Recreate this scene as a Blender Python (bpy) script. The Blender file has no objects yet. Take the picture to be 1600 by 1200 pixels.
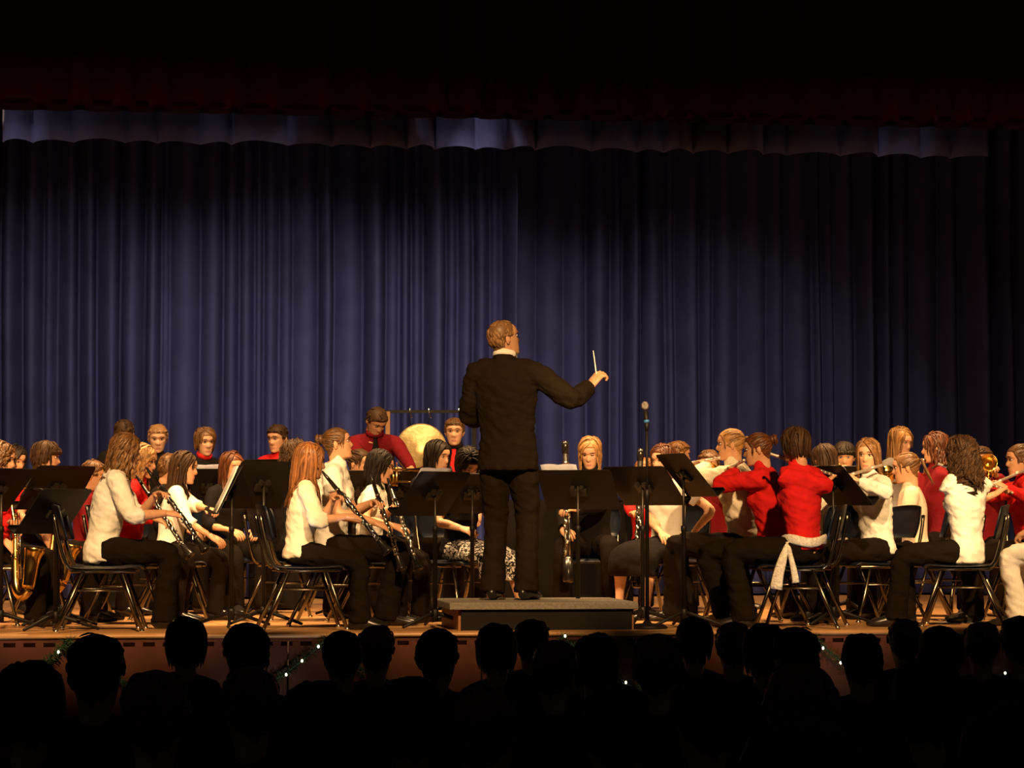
import bpy, math, random
import numpy as np
from mathutils import Vector, Matrix, Quaternion, noise

random.seed(7)
S = bpy.context.scene
C = S.collection
R = math.radians

# ------------------------------------------------------------------ camera
FPX = 4444.0                       # focal length in pixels of a 1600 px wide frame
YAW = R(8.0)                       # stage seen a little from the left
PITCH = math.atan(206 / FPX)
FWH = Vector((math.sin(YAW), math.cos(YAW), 0))
CAM = Vector((-18 * FWH.x, -18 * FWH.y, 0.70))
RT = Vector((math.cos(YAW), -math.sin(YAW), 0))
FW = FWH * math.cos(PITCH) + Vector((0, 0, math.sin(PITCH)))
UP = RT.cross(FW)
cam_d = bpy.data.cameras.new('camera')
cam = bpy.data.objects.new('camera', cam_d)
C.objects.link(cam)
cam_d.sensor_width = 36
cam_d.lens = 36 * FPX / 1600
cam_d.clip_end = 200
cam.matrix_world = Matrix(((RT.x, UP.x, -FW.x, CAM.x), (RT.y, UP.y, -FW.y, CAM.y), (RT.z, UP.z, -FW.z, CAM.z), (0, 0, 0, 1)))
S.camera = cam

def spot3(px, py, D):
    """a place in the hall seen at (px, py), D metres along the line of sight"""
    return CAM + D * (FW + RT * ((px - 800) / FPX) + UP * ((600 - py) / FPX))

def ground(px, D, z=0.0):
    p = spot3(px, 806, D)
    return Vector((p.x, p.y, z))

def heading(a):
    """a: 0 = upstage along the line of sight, 90 = to the right"""
    a = R(a)
    return FWH * math.cos(a) + RT * math.sin(a)

# ------------------------------------------------------------------ world, exposure, lights
w = bpy.data.worlds.new('world')
S.world = w
w.use_nodes = True
w.node_tree.nodes['Background'].inputs[0].default_value = (0.010, 0.007, 0.006, 1)
w.node_tree.nodes['Background'].inputs[1].default_value = 0.5
S.view_settings.view_transform = 'Standard'
S.view_settings.look = 'None'
S.view_settings.gamma = 1
S.view_settings.use_curve_mapping = False
S.view_settings.exposure = 0.22

def spotlight(name, loc, to, power, size, blend, col, rad=0.12):
    d = bpy.data.lights.new(name, 'SPOT')
    d.energy = power; d.spot_size = R(size); d.spot_blend = blend; d.color = col; d.shadow_soft_size = rad
    o = bpy.data.objects.new(name, d); C.objects.link(o)
    o.location = loc
    o.rotation_euler = (Vector(to) - Vector(loc)).to_track_quat('-Z', 'Y').to_euler()
    return o

WARM = (1.0, 0.60, 0.26)
WARM2 = (1.0, 0.66, 0.34)
# front-of-house spots on the hall ceiling, shuttered to the stage
for x, e in ((-5.6, 4200), (-3.3, 4200), (-1.0, 3600), (1.3, 3600), (3.6, 3600)):
    spotlight('house_spot', (x, -7.5, 5.2), (x * 0.93 + 0.5, 1.15, 0.6), e, 23, 0.30, WARM)
# overhead batten just behind the border
for x in (-3.4, -1.1, 1.2, 3.6):
    spotlight('batten_spot', (x, 1.75, 5.2), (x * 0.95, 1.6, 0.6), 1500, 74, 0.9, WARM)
# wash on the backdrop
for x, e in ((-4.6, 260), (-2.9, 660), (-1.2, 880), (0.5, 900), (2.2, 560), (3.7, 110)):
    spotlight('cyc_spot', (x, 2.0, 4.9), (x + 0.2, 6.3, 0.55), e, 57, 1.0, WARM2, 0.10)
# added, unseen uplights on the hall floor that brighten the short border
for px, e, sz in ((30, 150, 7), (110, 30, 8), (330, 30, 6), (395, 40, 5), (438, 60, 3.5), (640, 60, 8), (700, 60, 6), (745, 240, 6), (800, 170, 5), (840, 50, 6), (1400, 50, 5), (1450, 40, 6)):
    p = spot3(px, 225, 19.3)
    spotlight('added_uplight', (p.x - 1.35, -1.6, -0.9), (p.x, 1.26, p.z + 0.02), e * 2.2, sz * 0.75, 1.0, (1.0, 0.80, 0.72), 0.02)
for x in (-3.6, -1.6, 1.9, 4.0):  # added wide uplights without a seen source, lifting border and valance
    spotlight('added_uplight', (x, -1.6, -0.9), (x, 0.9, 3.2), 20, 75, 1.0, (1.0, 0.86, 0.80), 0.05)

# ------------------------------------------------------------------ materials
def mat(name, col, rough=0.6, metal=0.0, var=0.12, scale=30.0, bump=0.0, bscale=200.0, spec=0.5, emit=None, island=0.0, sheen=0.0):
    m = bpy.data.materials.new(name)
    m.use_nodes = True
    nt = m.node_tree
    b = nt.nodes['Principled BSDF']
    b.inputs['Roughness'].default_value = rough
    b.inputs['Metallic'].default_value = metal
    b.inputs['Specular IOR Level'].default_value = spec
    if sheen:
        b.inputs['Sheen Weight'].default_value = sheen
    tc = nt.nodes.new('ShaderNodeTexCoord')
    nz = nt.nodes.new('ShaderNodeTexNoise')
    nz.inputs['Scale'].default_value = scale
    nz.inputs['Detail'].default_value = 3
    nt.links.new(tc.outputs['Object'], nz.inputs['Vector'])
    rp = nt.nodes.new('ShaderNodeValToRGB')
    rp.color_ramp.elements[0].position = 0.3
    rp.color_ramp.elements[1].position = 0.7
    rp.color_ramp.elements[0].color = (*[c * (1 - var) for c in col], 1)
    rp.color_ramp.elements[1].color = (*[min(1, c * (1 + var)) for c in col], 1)
    nt.links.new(nz.outputs['Fac'], rp.inputs['Fac'])
    out = rp.outputs['Color']
    if island:
        g = nt.nodes.new('ShaderNodeNewGeometry')
        r2 = nt.nodes.new('ShaderNodeValToRGB')
        r2.color_ramp.elements[0].color = (*[c * (1 - island) for c in (1, 1, 1)], 1)
        r2.color_ramp.elements[1].color = (*[1 + island * 0.9] * 3, 1)
        nt.links.new(g.outputs['Random Per Island'], r2.inputs['Fac'])
        mx = nt.nodes.new('ShaderNodeMix')
        mx.data_type = 'RGBA'; mx.blend_type = 'MULTIPLY'
        mx.inputs['Factor'].default_value = 1
        nt.links.new(out, mx.inputs['A']); nt.links.new(r2.outputs['Color'], mx.inputs['B'])
        out = mx.outputs['Result']
    nt.links.new(out, b.inputs['Base Color'])
    if bump:
        n2 = nt.nodes.new('ShaderNodeTexNoise')
        n2.inputs['Scale'].default_value = bscale
        n2.inputs['Detail'].default_value = 4
        nt.links.new(tc.outputs['Object'], n2.inputs['Vector'])
        bp = nt.nodes.new('ShaderNodeBump')
        bp.inputs['Strength'].default_value = bump
        bp.inputs['Distance'].default_value = 0.01
        nt.links.new(n2.outputs['Fac'], bp.inputs['Height'])
        nt.links.new(bp.outputs['Normal'], b.inputs['Normal'])
    if emit:
        b.inputs['Emission Color'].default_value = (*emit[0], 1)
        b.inputs['Emission Strength'].default_value = emit[1]
    return m

M = {}
M['skin'] = mat('skin', (0.60, 0.315, 0.18), 0.5, var=0.08, scale=40, spec=0.35)
M['skin_pale'] = mat('skin_pale', (0.68, 0.385, 0.24), 0.5, var=0.08, scale=40, spec=0.35)
M['skin_tan'] = mat('skin_tan', (0.42, 0.23, 0.14), 0.5, var=0.08, scale=40, spec=0.35)
M['eye_white'] = mat('eye_white', (0.75, 0.70, 0.66), 0.3)
M['iris'] = mat('iris', (0.02, 0.013, 0.01), 0.2)
M['lips'] = mat('lips', (0.55, 0.23, 0.18), 0.45)
M['mouth_dark'] = mat('mouth_dark', (0.08, 0.02, 0.02), 0.6)
HAIR = dict(black=(0.018, 0.012, 0.009), dkbrown=(0.045, 0.022, 0.010), brown=(0.105, 0.048, 0.018), ltbrown=(0.155, 0.072, 0.025),
            auburn=(0.10, 0.030, 0.010), strawberry=(0.215, 0.085, 0.027), blonde=(0.34, 0.175, 0.062), sandy=(0.24, 0.120, 0.046))
for k, c in HAIR.items():
    M['hair_' + k] = mat('hair_' + k, c, 0.55 if sum(c) < 0.12 else 0.45, var=0.2, scale=25, island=0.4, spec=0.18 if sum(c) < 0.12 else 0.4)
    M['brow_' + k] = mat('brow_' + k, tuple(x * 0.6 for x in c), 0.6)
CL = dict(white=(0.80, 0.77, 0.70), cream=(0.74, 0.66, 0.52), red=(0.55, 0.012, 0.012), dkred=(0.17, 0.007, 0.011), black=(0.012, 0.010, 0.010),
          charcoal=(0.030, 0.024, 0.022), grey=(0.20, 0.18, 0.17), suit=(0.015, 0.010, 0.006), peach=(0.74, 0.60, 0.46), brightred=(0.62, 0.02, 0.02),
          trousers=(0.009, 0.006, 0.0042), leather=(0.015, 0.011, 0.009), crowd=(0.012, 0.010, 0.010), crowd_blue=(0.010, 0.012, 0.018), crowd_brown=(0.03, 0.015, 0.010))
for k, c in CL.items():
    M[k] = mat('cloth_' + k, c, 0.9, var=0.10, scale=18, bump=0.3, bscale=45, spec=0.15 if max(c) > 0.05 else 0.06)
# printed skirt: flat print in the weave
def print_mat():
    m = mat('cloth_print', (0.02, 0.018, 0.018), 0.8, spec=0.2)
    nt = m.node_tree; b = nt.nodes['Principled BSDF']
    v = nt.nodes.new('ShaderNodeTexNoise'); v.inputs['Scale'].default_value = 16; v.inputs['Detail'].default_value = 2
    v.inputs['Distortion'].default_value = 3
    tc = nt.nodes.new('ShaderNodeTexCoord'); nt.links.new(tc.outputs['Object'], v.inputs['Vector'])
    r = nt.nodes.new('ShaderNodeValToRGB'); e = r.color_ramp.elements
    e[0].position = 0.50; e[0].color = (0.012, 0.01, 0.01, 1)
    e[1].position = 0.54; e[1].color = (0.55, 0.52, 0.5, 1)
    x = r.color_ramp.elements.new(0.62); x.color = (0.45, 0.43, 0.42, 1)
    x = r.color_ramp.elements.new(0.65); x.color = (0.012, 0.01, 0.01, 1)
    nt.links.new(v.outputs['Fac'], r.inputs['Fac']); nt.links.new(r.outputs['Color'], b.inputs['Base Color'])
    return m
M['print'] = print_mat()
M['lace'] = mat('lace', (0.72, 0.66, 0.56), 0.9, var=0.25, scale=60, bump=0.8, bscale=90)
M['shoe_black'] = mat('shoe_black', (0.014, 0.011, 0.010), 0.3)
M['shoe_tan'] = mat('shoe_tan', (0.45, 0.30, 0.16), 0.45)
M['stand'] = mat('stand_black', (0.006, 0.0045, 0.004), 0.55, spec=0.25)
M['stand_steel'] = mat('stand_steel', (0.03, 0.024, 0.018), 0.4, metal=0.5)
M['plastic'] = mat('chair_plastic', (0.005, 0.008, 0.017), 0.42, spec=0.35)
M['chrome'] = mat('chair_chrome', (0.19, 0.165, 0.125), 0.27, metal=1.0)
M['ebony'] = mat('ebony', (0.012, 0.010, 0.009), 0.25)
M['silver'] = mat('silver', (0.85, 0.82, 0.76), 0.16, metal=1.0)
M['flute_silver'] = mat('flute_silver', (0.72, 0.60, 0.50), 0.36, metal=0.6)
M['brass'] = mat('brass', (0.86, 0.55, 0.16), 0.20, metal=1.0)
M['gong'] = mat('gong_bronze', (0.55, 0.40, 0.17), 0.5, metal=0.6, var=0.35, scale=9, bump=0.5, bscale=25)
M['paper'] = mat('paper', (0.80, 0.78, 0.74), 0.8, var=0.03)
M['paper_blue'] = mat('paper_bluish', (0.42, 0.42, 0.52), 0.8, var=0.05)
M['paper_green'] = mat('paper_green', (0.40, 0.55, 0.38), 0.8, var=0.05)
M['carpet'] = mat('podium_carpet', (0.20, 0.175, 0.14), 0.95, var=0.25, scale=60, bump=0.5, bscale=220)
M['podium_side'] = mat('podium_side', (0.006, 0.004, 0.003), 0.7, spec=0.2)
M['podium_wood'] = mat('podium_wood', (0.28, 0.11, 0.035), 0.5)
M['baton'] = mat('baton_white', (0.85, 0.82, 0.75), 0.4)
M['mic_blue'] = mat('mic_blue', (0.03, 0.16, 0.42), 0.4)
M['mic_mesh'] = mat('mic_mesh', (0.40, 0.38, 0.36), 0.4, metal=0.8, bump=0.6, bscale=700)
M['wood_post'] = mat('gong_post_wood', (0.30, 0.14, 0.05), 0.5)
M['garland'] = mat('garland_green', (0.010, 0.035, 0.012), 0.7, var=0.4, scale=80)
M['bulb'] = mat('bulb', (0.9, 0.9, 0.6), 0.3, emit=((1.0, 0.86, 0.50), 9.0))
M['dark'] = mat('black_paint', (0.006, 0.005, 0.005), 0.9, spec=0.1)
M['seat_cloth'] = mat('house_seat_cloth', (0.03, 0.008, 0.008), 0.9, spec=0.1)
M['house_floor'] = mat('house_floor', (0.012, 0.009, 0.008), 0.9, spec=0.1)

def floor_mat():
    m = mat('stage_boards', (0.42, 0.22, 0.085), 0.42, spec=0.4)
    nt = m.node_tree; b = nt.nodes['Principled BSDF']
    tc = nt.nodes.new('ShaderNodeTexCoord'); mp = nt.nodes.new('ShaderNodeMapping')
    mp.inputs['Scale'].default_value = (1, 1, 1)
    nt.links.new(tc.outputs['Object'], mp.inputs['Vector'])
    br = nt.nodes.new('ShaderNodeTexBrick')
    br.inputs['Scale'].default_value = 1; br.inputs['Brick Width'].default_value = 2.2; br.inputs['Row Height'].default_value = 0.075
    br.inputs['Mortar Size'].default_value = 0.0015
    br.inputs['Color1'].default_value = (0.47, 0.25, 0.10, 1); br.inputs['Color2'].default_value = (0.36, 0.185, 0.07, 1)
    br.inputs['Mortar'].default_value = (0.10, 0.045, 0.016, 1)
    nt.links.new(mp.outputs['Vector'], br.inputs['Vector'])
    nz = nt.nodes.new('ShaderNodeTexNoise'); nz.inputs['Scale'].default_value = 3; nz.inputs['Detail'].default_value = 6
    mp2 = nt.nodes.new('ShaderNodeMapping'); mp2.inputs['Scale'].default_value = (1, 12, 1)
    nt.links.new(tc.outputs['Object'], mp2.inputs['Vector']); nt.links.new(mp2.outputs['Vector'], nz.inputs['Vector'])
    mx = nt.nodes.new('ShaderNodeMix'); mx.data_type = 'RGBA'; mx.blend_type = 'MULTIPLY'; mx.inputs['Factor'].default_value = 0.5
    nt.links.new(br.outputs['Color'], mx.inputs['A']); nt.links.new(nz.outputs['Color'], mx.inputs['B'])
    nt.links.new(br.outputs['Color'], b.inputs['Base Color'])
    rr = nt.nodes.new('ShaderNodeMapRange'); rr.inputs['To Min'].default_value = 0.32; rr.inputs['To Max'].default_value = 0.6
    nt.links.new(nz.outputs['Fac'], rr.inputs['Value']); nt.links.new(rr.outputs['Result'], b.inputs['Roughness'])
    return m
M['boards'] = floor_mat()
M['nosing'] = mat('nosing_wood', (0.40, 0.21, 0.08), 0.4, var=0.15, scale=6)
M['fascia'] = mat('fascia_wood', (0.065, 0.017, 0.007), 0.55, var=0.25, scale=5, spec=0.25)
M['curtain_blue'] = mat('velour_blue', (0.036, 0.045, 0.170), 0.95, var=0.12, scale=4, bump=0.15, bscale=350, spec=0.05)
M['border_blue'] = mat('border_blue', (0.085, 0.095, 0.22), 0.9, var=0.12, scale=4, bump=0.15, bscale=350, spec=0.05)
M['velour_red'] = mat('velour_red', (0.10, 0.008, 0.008), 0.95, var=0.15, scale=4, bump=0.15, bscale=350, spec=0.05)
M['fringe'] = mat('fringe_red', (0.20, 0.03, 0.015), 0.8, var=0.3, scale=80)

# ------------------------------------------------------------------ mesh helpers
class MB:
    def __init__(s):
        s.v = []; s.f = []; s.m = []
    def add(s, V, F, mi=0):
        n = len(s.v)
        s.v.extend([tuple(p) for p in V])
        s.f.extend([tuple(i + n for i in f) for f in F])
        s.m.extend([mi] * len(F))
        return s
    def box(s, c, d, mi=0, rot=None):
        cx, cy, cz = c; x, y, z = d[0] / 2, d[1] / 2, d[2] / 2
        V = [Vector((a * x, b * y, e * z)) for a in (-1, 1) for b in (-1, 1) for e in (-1, 1)]
        if rot is not None:
            V = [rot @ p for p in V]
        V = [p + Vector(c) for p in V]
        return s.add(V, [(0, 1, 3, 2), (4, 6, 7, 5), (0, 4, 5, 1), (2, 3, 7, 6), (0, 2, 6, 4), (1, 5, 7, 3)], mi)
    def loft(s, pts, rads, seg=10, ref=(1, 0, 0), mi=0, smooth=0, dome=0.5, refs=None):
        pts = [Vector(p) for p in pts]
        rads = [(r, r) if not isinstance(r, (tuple, list)) else tuple(r) for r in rads]
        if smooth:
            m0 = len(pts)
            pts, rads = resample(pts, rads, smooth)
            if refs:
                refs = [refs[min(i // smooth, m0 - 1)].lerp(refs[min(i // smooth + 1, m0 - 1)], (i % smooth) / smooth) for i in range(len(pts))]
        n = len(pts)
        V = []; F = []
        ref = Vector(ref)
        tang = []
        for i in range(n):
            a = pts[max(i - 1, 0)]; b = pts[min(i + 1, n - 1)]
            t = (b - a)
            tang.append(t.normalized() if t.length > 1e-9 else Vector((0, 0, 1)))
        side = None
        for i in range(n):
            t = tang[i]
            base = refs[i] if refs else (ref if side is None else side)
            sd = base - t * base.dot(t)
            if sd.length < 1e-4:
                sd = t.orthogonal()
            sd.normalize()
            side = sd
            fr = t.cross(sd)
            a, b = rads[i]
            for j in range(seg):
                th = 2 * math.pi * j / seg
                V.append(pts[i] + sd * (a * math.cos(th)) + fr * (b * math.sin(th)))
        for i in range(n - 1):
            for j in range(seg):
                k = (j + 1) % seg
                F.append((i * seg + j, i * seg + k, (i + 1) * seg + k, (i + 1) * seg + j))
        d0 = min(rads[0]) * dome; d1 = min(rads[-1]) * dome
        V.append(pts[0] - tang[0] * d0); V.append(pts[-1] + tang[-1] * d1)
        c0 = len(V) - 2; c1 = len(V) - 1
        for j in range(seg):
            k = (j + 1) % seg
            F.append((c0, k, j)); F.append((c1, (n - 1) * seg + j, (n - 1) * seg + k))
        return s.add(V, F, mi)
    def ell(s, c, r, mi=0, seg=12, rings=8, rot=None):
        c = Vector(c); V = []; F = []
        for i in range(1, rings):
            ph = math.pi * i / rings
            for j in range(seg):
                th = 2 * math.pi * j / seg
                p = Vector((r[0] * math.sin(ph) * math.cos(th), r[1] * math.sin(ph) * math.sin(th), r[2] * math.cos(ph)))
                if rot is not None:
                    p = rot @ p
                V.append(c + p)
        t = Vector((0, 0, r[2])); b = Vector((0, 0, -r[2]))
        if rot is not None:
            t = rot @ t; b = rot @ b
        V.append(c + t); V.append(c + b)
        T = len(V) - 2; B = len(V) - 1
        for i in range(rings - 2):
            for j in range(seg):
                k = (j + 1) % seg
                F.append((i * seg + j, (i + 1) * seg + j, (i + 1) * seg + k, i * seg + k))
        for j in range(seg):
            k = (j + 1) % seg
            F.append((T, j, k)); F.append((B, (rings - 2) * seg + k, (rings - 2) * seg + j))
        return s.add(V, F, mi)
    def lathe(s, prof, seg=16, mi=0, axis='Y'):
        """prof: (along, radius) pairs round the Y axis"""
        V = []; F = []
        for y, r in prof:
            for j in range(seg):
                th = 2 * math.pi * j / seg
                V.append((r * math.cos(th), y, r * math.sin(th)) if axis == 'Y' else (r * math.cos(th), r * math.sin(th), y))
        for i in range(len(prof) - 1):
            for j in range(seg):
                k = (j + 1) % seg
                F.append((i * seg + j, (i + 1) * seg + j, (i + 1) * seg + k, i * seg + k))
        F.append(tuple(range(seg))); F.append(tuple(range((len(prof) - 1) * seg + seg - 1, (len(prof) - 1) * seg - 1, -1)))
        return s.add(V, F, mi)
    def mesh(s, name, mats, smooth=True):
        me = bpy.data.meshes.new(name)
        me.from_pydata(s.v, [], s.f)
        for m in (mats if isinstance(mats, (list, tuple)) else [mats]):
            me.materials.append(m)
        me.polygons.foreach_set('material_index', s.m)
        me.polygons.foreach_set('use_smooth', [smooth] * len(s.f))
        me.update()
        return me

def resample(pts, rads, n):
    """Catmull-Rom with n steps per span"""
    P = [Vector(p) for p in pts]; Q = rads
    op = []; orr = []
    L = len(P)
    def cr(a, b, c, d, t):
        return 0.5 * ((2 * b) + (c - a) * t + (2 * a - 5 * b + 4 * c - d) * t * t + (-a + 3 * b - 3 * c + d) * t * t * t)
    for i in range(L - 1):
        for q in range(n):
            t = q / n
            i0, i1, i2, i3 = max(i - 1, 0), i, i + 1, min(i + 2, L - 1)
            op.append(cr(P[i0], P[i1], P[i2], P[i3], t))
            orr.append(tuple(max(0.001, cr(Q[i0][e], Q[i1][e], Q[i2][e], Q[i3][e], t)) for e in (0, 1)))
    op.append(P[-1]); orr.append(tuple(Q[-1]))
    return op, orr

def link(name, me, parent=None):
    o = bpy.data.objects.new(name, me)
    C.objects.link(o)
    if parent:
        o.parent = parent
    return o

def obj(name, mb, mats, parent=None, smooth=True):
    return link(name, mb.mesh(name, mats, smooth), parent)

def empty(name, loc, rz=0.0):
    o = bpy.data.objects.new(name, None)
    C.objects.link(o)
    o.empty_display_size = 0.1
    o.location = loc
    o.rotation_euler = (0, 0, rz)
    return o

def tag(o, label, cat, group=None):
    o['label'] = label; o['category'] = cat
    if group:
        o['group'] = group
    return o

def struct(o, label=None):
    o['kind'] = 'structure'
    if label:
        o['label'] = label
    return o

def bevel(o, w=0.005, seg=2):
    b = o.modifiers.new('bevel', 'BEVEL'); b.width = w; b.segments = seg; b.limit_method = 'ANGLE'
    return o

def copy_tree(o, parent=None):
    c = o.copy(); C.objects.link(c)
    if parent is not None:
        c.parent = parent
    for ch in o.children:
        copy_tree(ch, c)
    return c

BAKE = []          # (object with modifiers, extra geometry to append after baking)

# ------------------------------------------------------------------ the setting
EDGE = -0.69
def slab(name, c, d, m, label=None):
    return struct(obj(name, MB().box(c, d), m, smooth=False), label)

slab('floor', (0, 3.6, -0.10), (22, 8.5, 0.20), M['boards'], 'warm wooden stage floor')
tr = MB()
tr.loft([(-11, EDGE - 0.008, -0.016), (11, EDGE - 0.008, -0.016)], [(0.022, 0.016)] * 2, seg=12, ref=(0, 1, 0), dome=0)
struct(obj('trim_1', tr, M['nosing']), 'rounded wooden nosing along the stage edge')
# apron wall: top rail, slats between the slots, lower panels
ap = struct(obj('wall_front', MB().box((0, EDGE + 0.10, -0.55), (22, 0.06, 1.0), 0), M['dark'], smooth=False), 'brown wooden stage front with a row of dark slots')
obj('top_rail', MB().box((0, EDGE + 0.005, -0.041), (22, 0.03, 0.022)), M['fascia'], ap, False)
sl = None
for i in range(-48, 49):
    if sl is None:
        sl = MB().box((0, 0, 0), (0.047, 0.03, 0.026)).mesh('slat', M['fascia'], False)
    o = link('slat', sl, ap)
    o.location = (i * 0.117, EDGE + 0.005, -0.065)
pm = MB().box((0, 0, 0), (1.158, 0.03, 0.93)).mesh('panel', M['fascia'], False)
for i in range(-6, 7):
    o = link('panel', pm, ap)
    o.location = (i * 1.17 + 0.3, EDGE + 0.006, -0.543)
# auditorium floor, gently raked
hf = MB()
hf.add([(-14, EDGE + 0.1, -1.06), (14, EDGE + 0.1, -1.06), (14, -22, -0.80), (-14, -22, -0.80),
        (-14, EDGE + 0.1, -1.16), (14, EDGE + 0.1, -1.16), (14, -22, -0.90), (-14, -22, -0.90)],
       [(0, 3, 2, 1), (4, 5, 6, 7), (0, 1, 5, 4), (1, 2, 6, 5), (2, 3, 7, 6), (3, 0, 4, 7)])
struct(obj('floor_house', hf, M['house_floor'], smooth=False), 'dark auditorium floor')
def house_z(p):
    return -1.06 + 0.26 * (EDGE + 0.1 - p.y) / (22 + EDGE + 0.1)
slab('wall_back', (0, 7.7, 3.2), (22, 0.15, 6.8), M['dark'], 'black rear wall of the stage')
slab('wall_left', (-11, 3.6, 3.2), (0.15, 8.5, 6.8), M['dark'], 'black side wall of the stage')
slab('wall_right', (11, 3.6, 3.2), (0.15, 8.5, 6.8), M['dark'], 'black side wall of the stage')
slab('ceiling', (0, 3.6, 6.65), (22, 8.5, 0.12), M['dark'], 'black stage ceiling')

def drape(name, x0, x1, y, ztop, zbot, pw, amp, m, rows=8, seed=1, scallop=0.0, sharp=1.0, step=0.014, wob=0.25, tilt=0.0, thick=0.0):
    """hanging cloth in irregular pleats, world x from x0 to x1"""
    rnd = random.Random(seed)
    xs = []; ys = []; fl = []
    x = x0
    pleats = []
    while x < x1:
        wd = rnd.uniform(*pw)
        pleats.append((x, wd, amp * rnd.uniform(0.35, 1.2) * min(1, wd / (0.6 * pw[1])), rnd.uniform(-0.6, 0.6)))
        x += wd
    X = []
    for (px, wd, am, sk) in pleats:
        n = max(6, int(wd / step))
        for q in range(n):
            t = q / n
            if px + t * wd > x1:
                break
            u = t + sk * t * (1 - t)
            h = (0.5 - 0.5 * math.cos(2 * math.pi * u)) ** sharp
            X.append((px + t * wd, -am * h, h))
    V = []; F = []
    for r in range(rows + 1):
        tz = r / rows
        for i, (xx, yy, h) in enumerate(X):
            z = ztop + (zbot - ztop) * tz
            if r == rows and scallop:
                z += scallop * (h - 0.5) * 0.6 + scallop * 0.6 * noise.noise((xx * 1.1, seed, 0))
            wv = 1 + wob * noise.noise((xx * 1.5, z * 0.8, seed)) + 0.35 * (tz - 0.4)
            V.append((xx + 0.02 * noise.noise((xx * 2, z * 0.6, seed + 5)), y + yy * wv + tilt * tz, z))
    n = len(X)
    for r in range(rows):
        for i in range(n - 1):
            F.append((r * n + i, r * n + i + 1, (r + 1) * n + i + 1, (r + 1) * n + i))
    o = obj(name, MB().add(V, F), m)
    if thick:
        s = o.modifiers.new('thick', 'SOLIDIFY'); s.thickness = thick; s.offset = 1
    return o

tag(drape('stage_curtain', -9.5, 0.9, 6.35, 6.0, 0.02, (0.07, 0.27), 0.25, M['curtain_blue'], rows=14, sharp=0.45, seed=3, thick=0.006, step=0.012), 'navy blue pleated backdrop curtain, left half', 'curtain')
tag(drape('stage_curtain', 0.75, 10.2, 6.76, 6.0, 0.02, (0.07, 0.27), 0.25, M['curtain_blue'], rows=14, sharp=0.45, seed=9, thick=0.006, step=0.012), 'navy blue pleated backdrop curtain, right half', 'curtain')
VB = spot3(800, 231, 19.3).z
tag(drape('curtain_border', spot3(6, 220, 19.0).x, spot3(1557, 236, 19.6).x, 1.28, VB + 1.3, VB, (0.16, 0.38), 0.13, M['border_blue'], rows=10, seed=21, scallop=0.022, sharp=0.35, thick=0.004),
    'short grey blue pleated border hanging above the stage', 'curtain')
VR = spot3(800, 178, 17.75).z
gv = drape('grand_valance', -9.5, 10.5, -0.28, VR + 2.6, VR, (0.22, 0.27), 0.06, M['velour_red'], rows=8, seed=31, sharp=3.0, thick=0.006)
tag(gv, 'dark maroon pleated valance across the top of the stage opening', 'curtain')
fr = drape('fringe', -9.5, 10.5, -0.293, VR + 0.004, VR - 0.03, (0.22, 0.27), 0.06, M['fringe'], rows=1, seed=31, sharp=3.0)
fr.parent = gv

# ------------------------------------------------------------------ podium
pc = ground(832, 17.95)
pod = empty('conductor_podium', (pc.x, pc.y, 0))
tag(pod, 'low carpeted conductor podium at the front edge of the stage', 'podium')
PZ = 0.17
b1 = bevel(obj('carpet_top', MB().box((0, 0, PZ - 0.022), (1.17, 1.00, 0.044)), M['carpet'], pod, False), 0.006)
obj('front_panel', MB().box((0.02, -0.46, (PZ - 0.044) / 2), (1.06, 0.03, PZ - 0.044)), M['podium_side'], pod, False)
obj('back_panel', MB().box((0.02, 0.46, (PZ - 0.044) / 2), (1.06, 0.03, PZ - 0.044)), M['podium_side'], pod, False)
for s in (-1, 1):
    obj('side_panel', MB().box((s * 0.53 + 0.02, 0, (PZ - 0.044) / 2), (0.03, 0.89, PZ - 0.044)), M['podium_wood'], pod, False)

# ------------------------------------------------------------------ people: head
def smooth01(a, b, x):
    t = np.clip((x - a) / (b - a), 0, 1)
    return t * t * (3 - 2 * t)

SEC = np.array([  # z, slope, yfront, yback, halfwidth
    (-0.170, -0.30, 0.004, -0.080, 0.058),
    (-0.125, -0.22, 0.018, -0.077, 0.051),
    (-0.085, -0.30, 0.034, -0.076, 0.050),
    (-0.062, -0.42, 0.066, -0.079, 0.055),
    (-0.048, -0.40, 0.087, -0.080, 0.058),
    (-0.030, -0.22, 0.093, -0.087, 0.064),
    (-0.010, -0.10, 0.093, -0.094, 0.070),
    (0.014, 0.00, 0.092, -0.098, 0.0745),
    (0.036, 0.00, 0.090, -0.101, 0.0765),
    (0.058, 0.00, 0.096, -0.102, 0.0775),
    (0.086, 0.00, 0.090, -0.097, 0.0755),
    (0.112, 0.00, 0.070, -0.082, 0.0655),
    (0.132, 0.00, 0.040, -0.054, 0.046),
    (0.142, 0.00, 0.014, -0.024, 0.020)])

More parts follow.
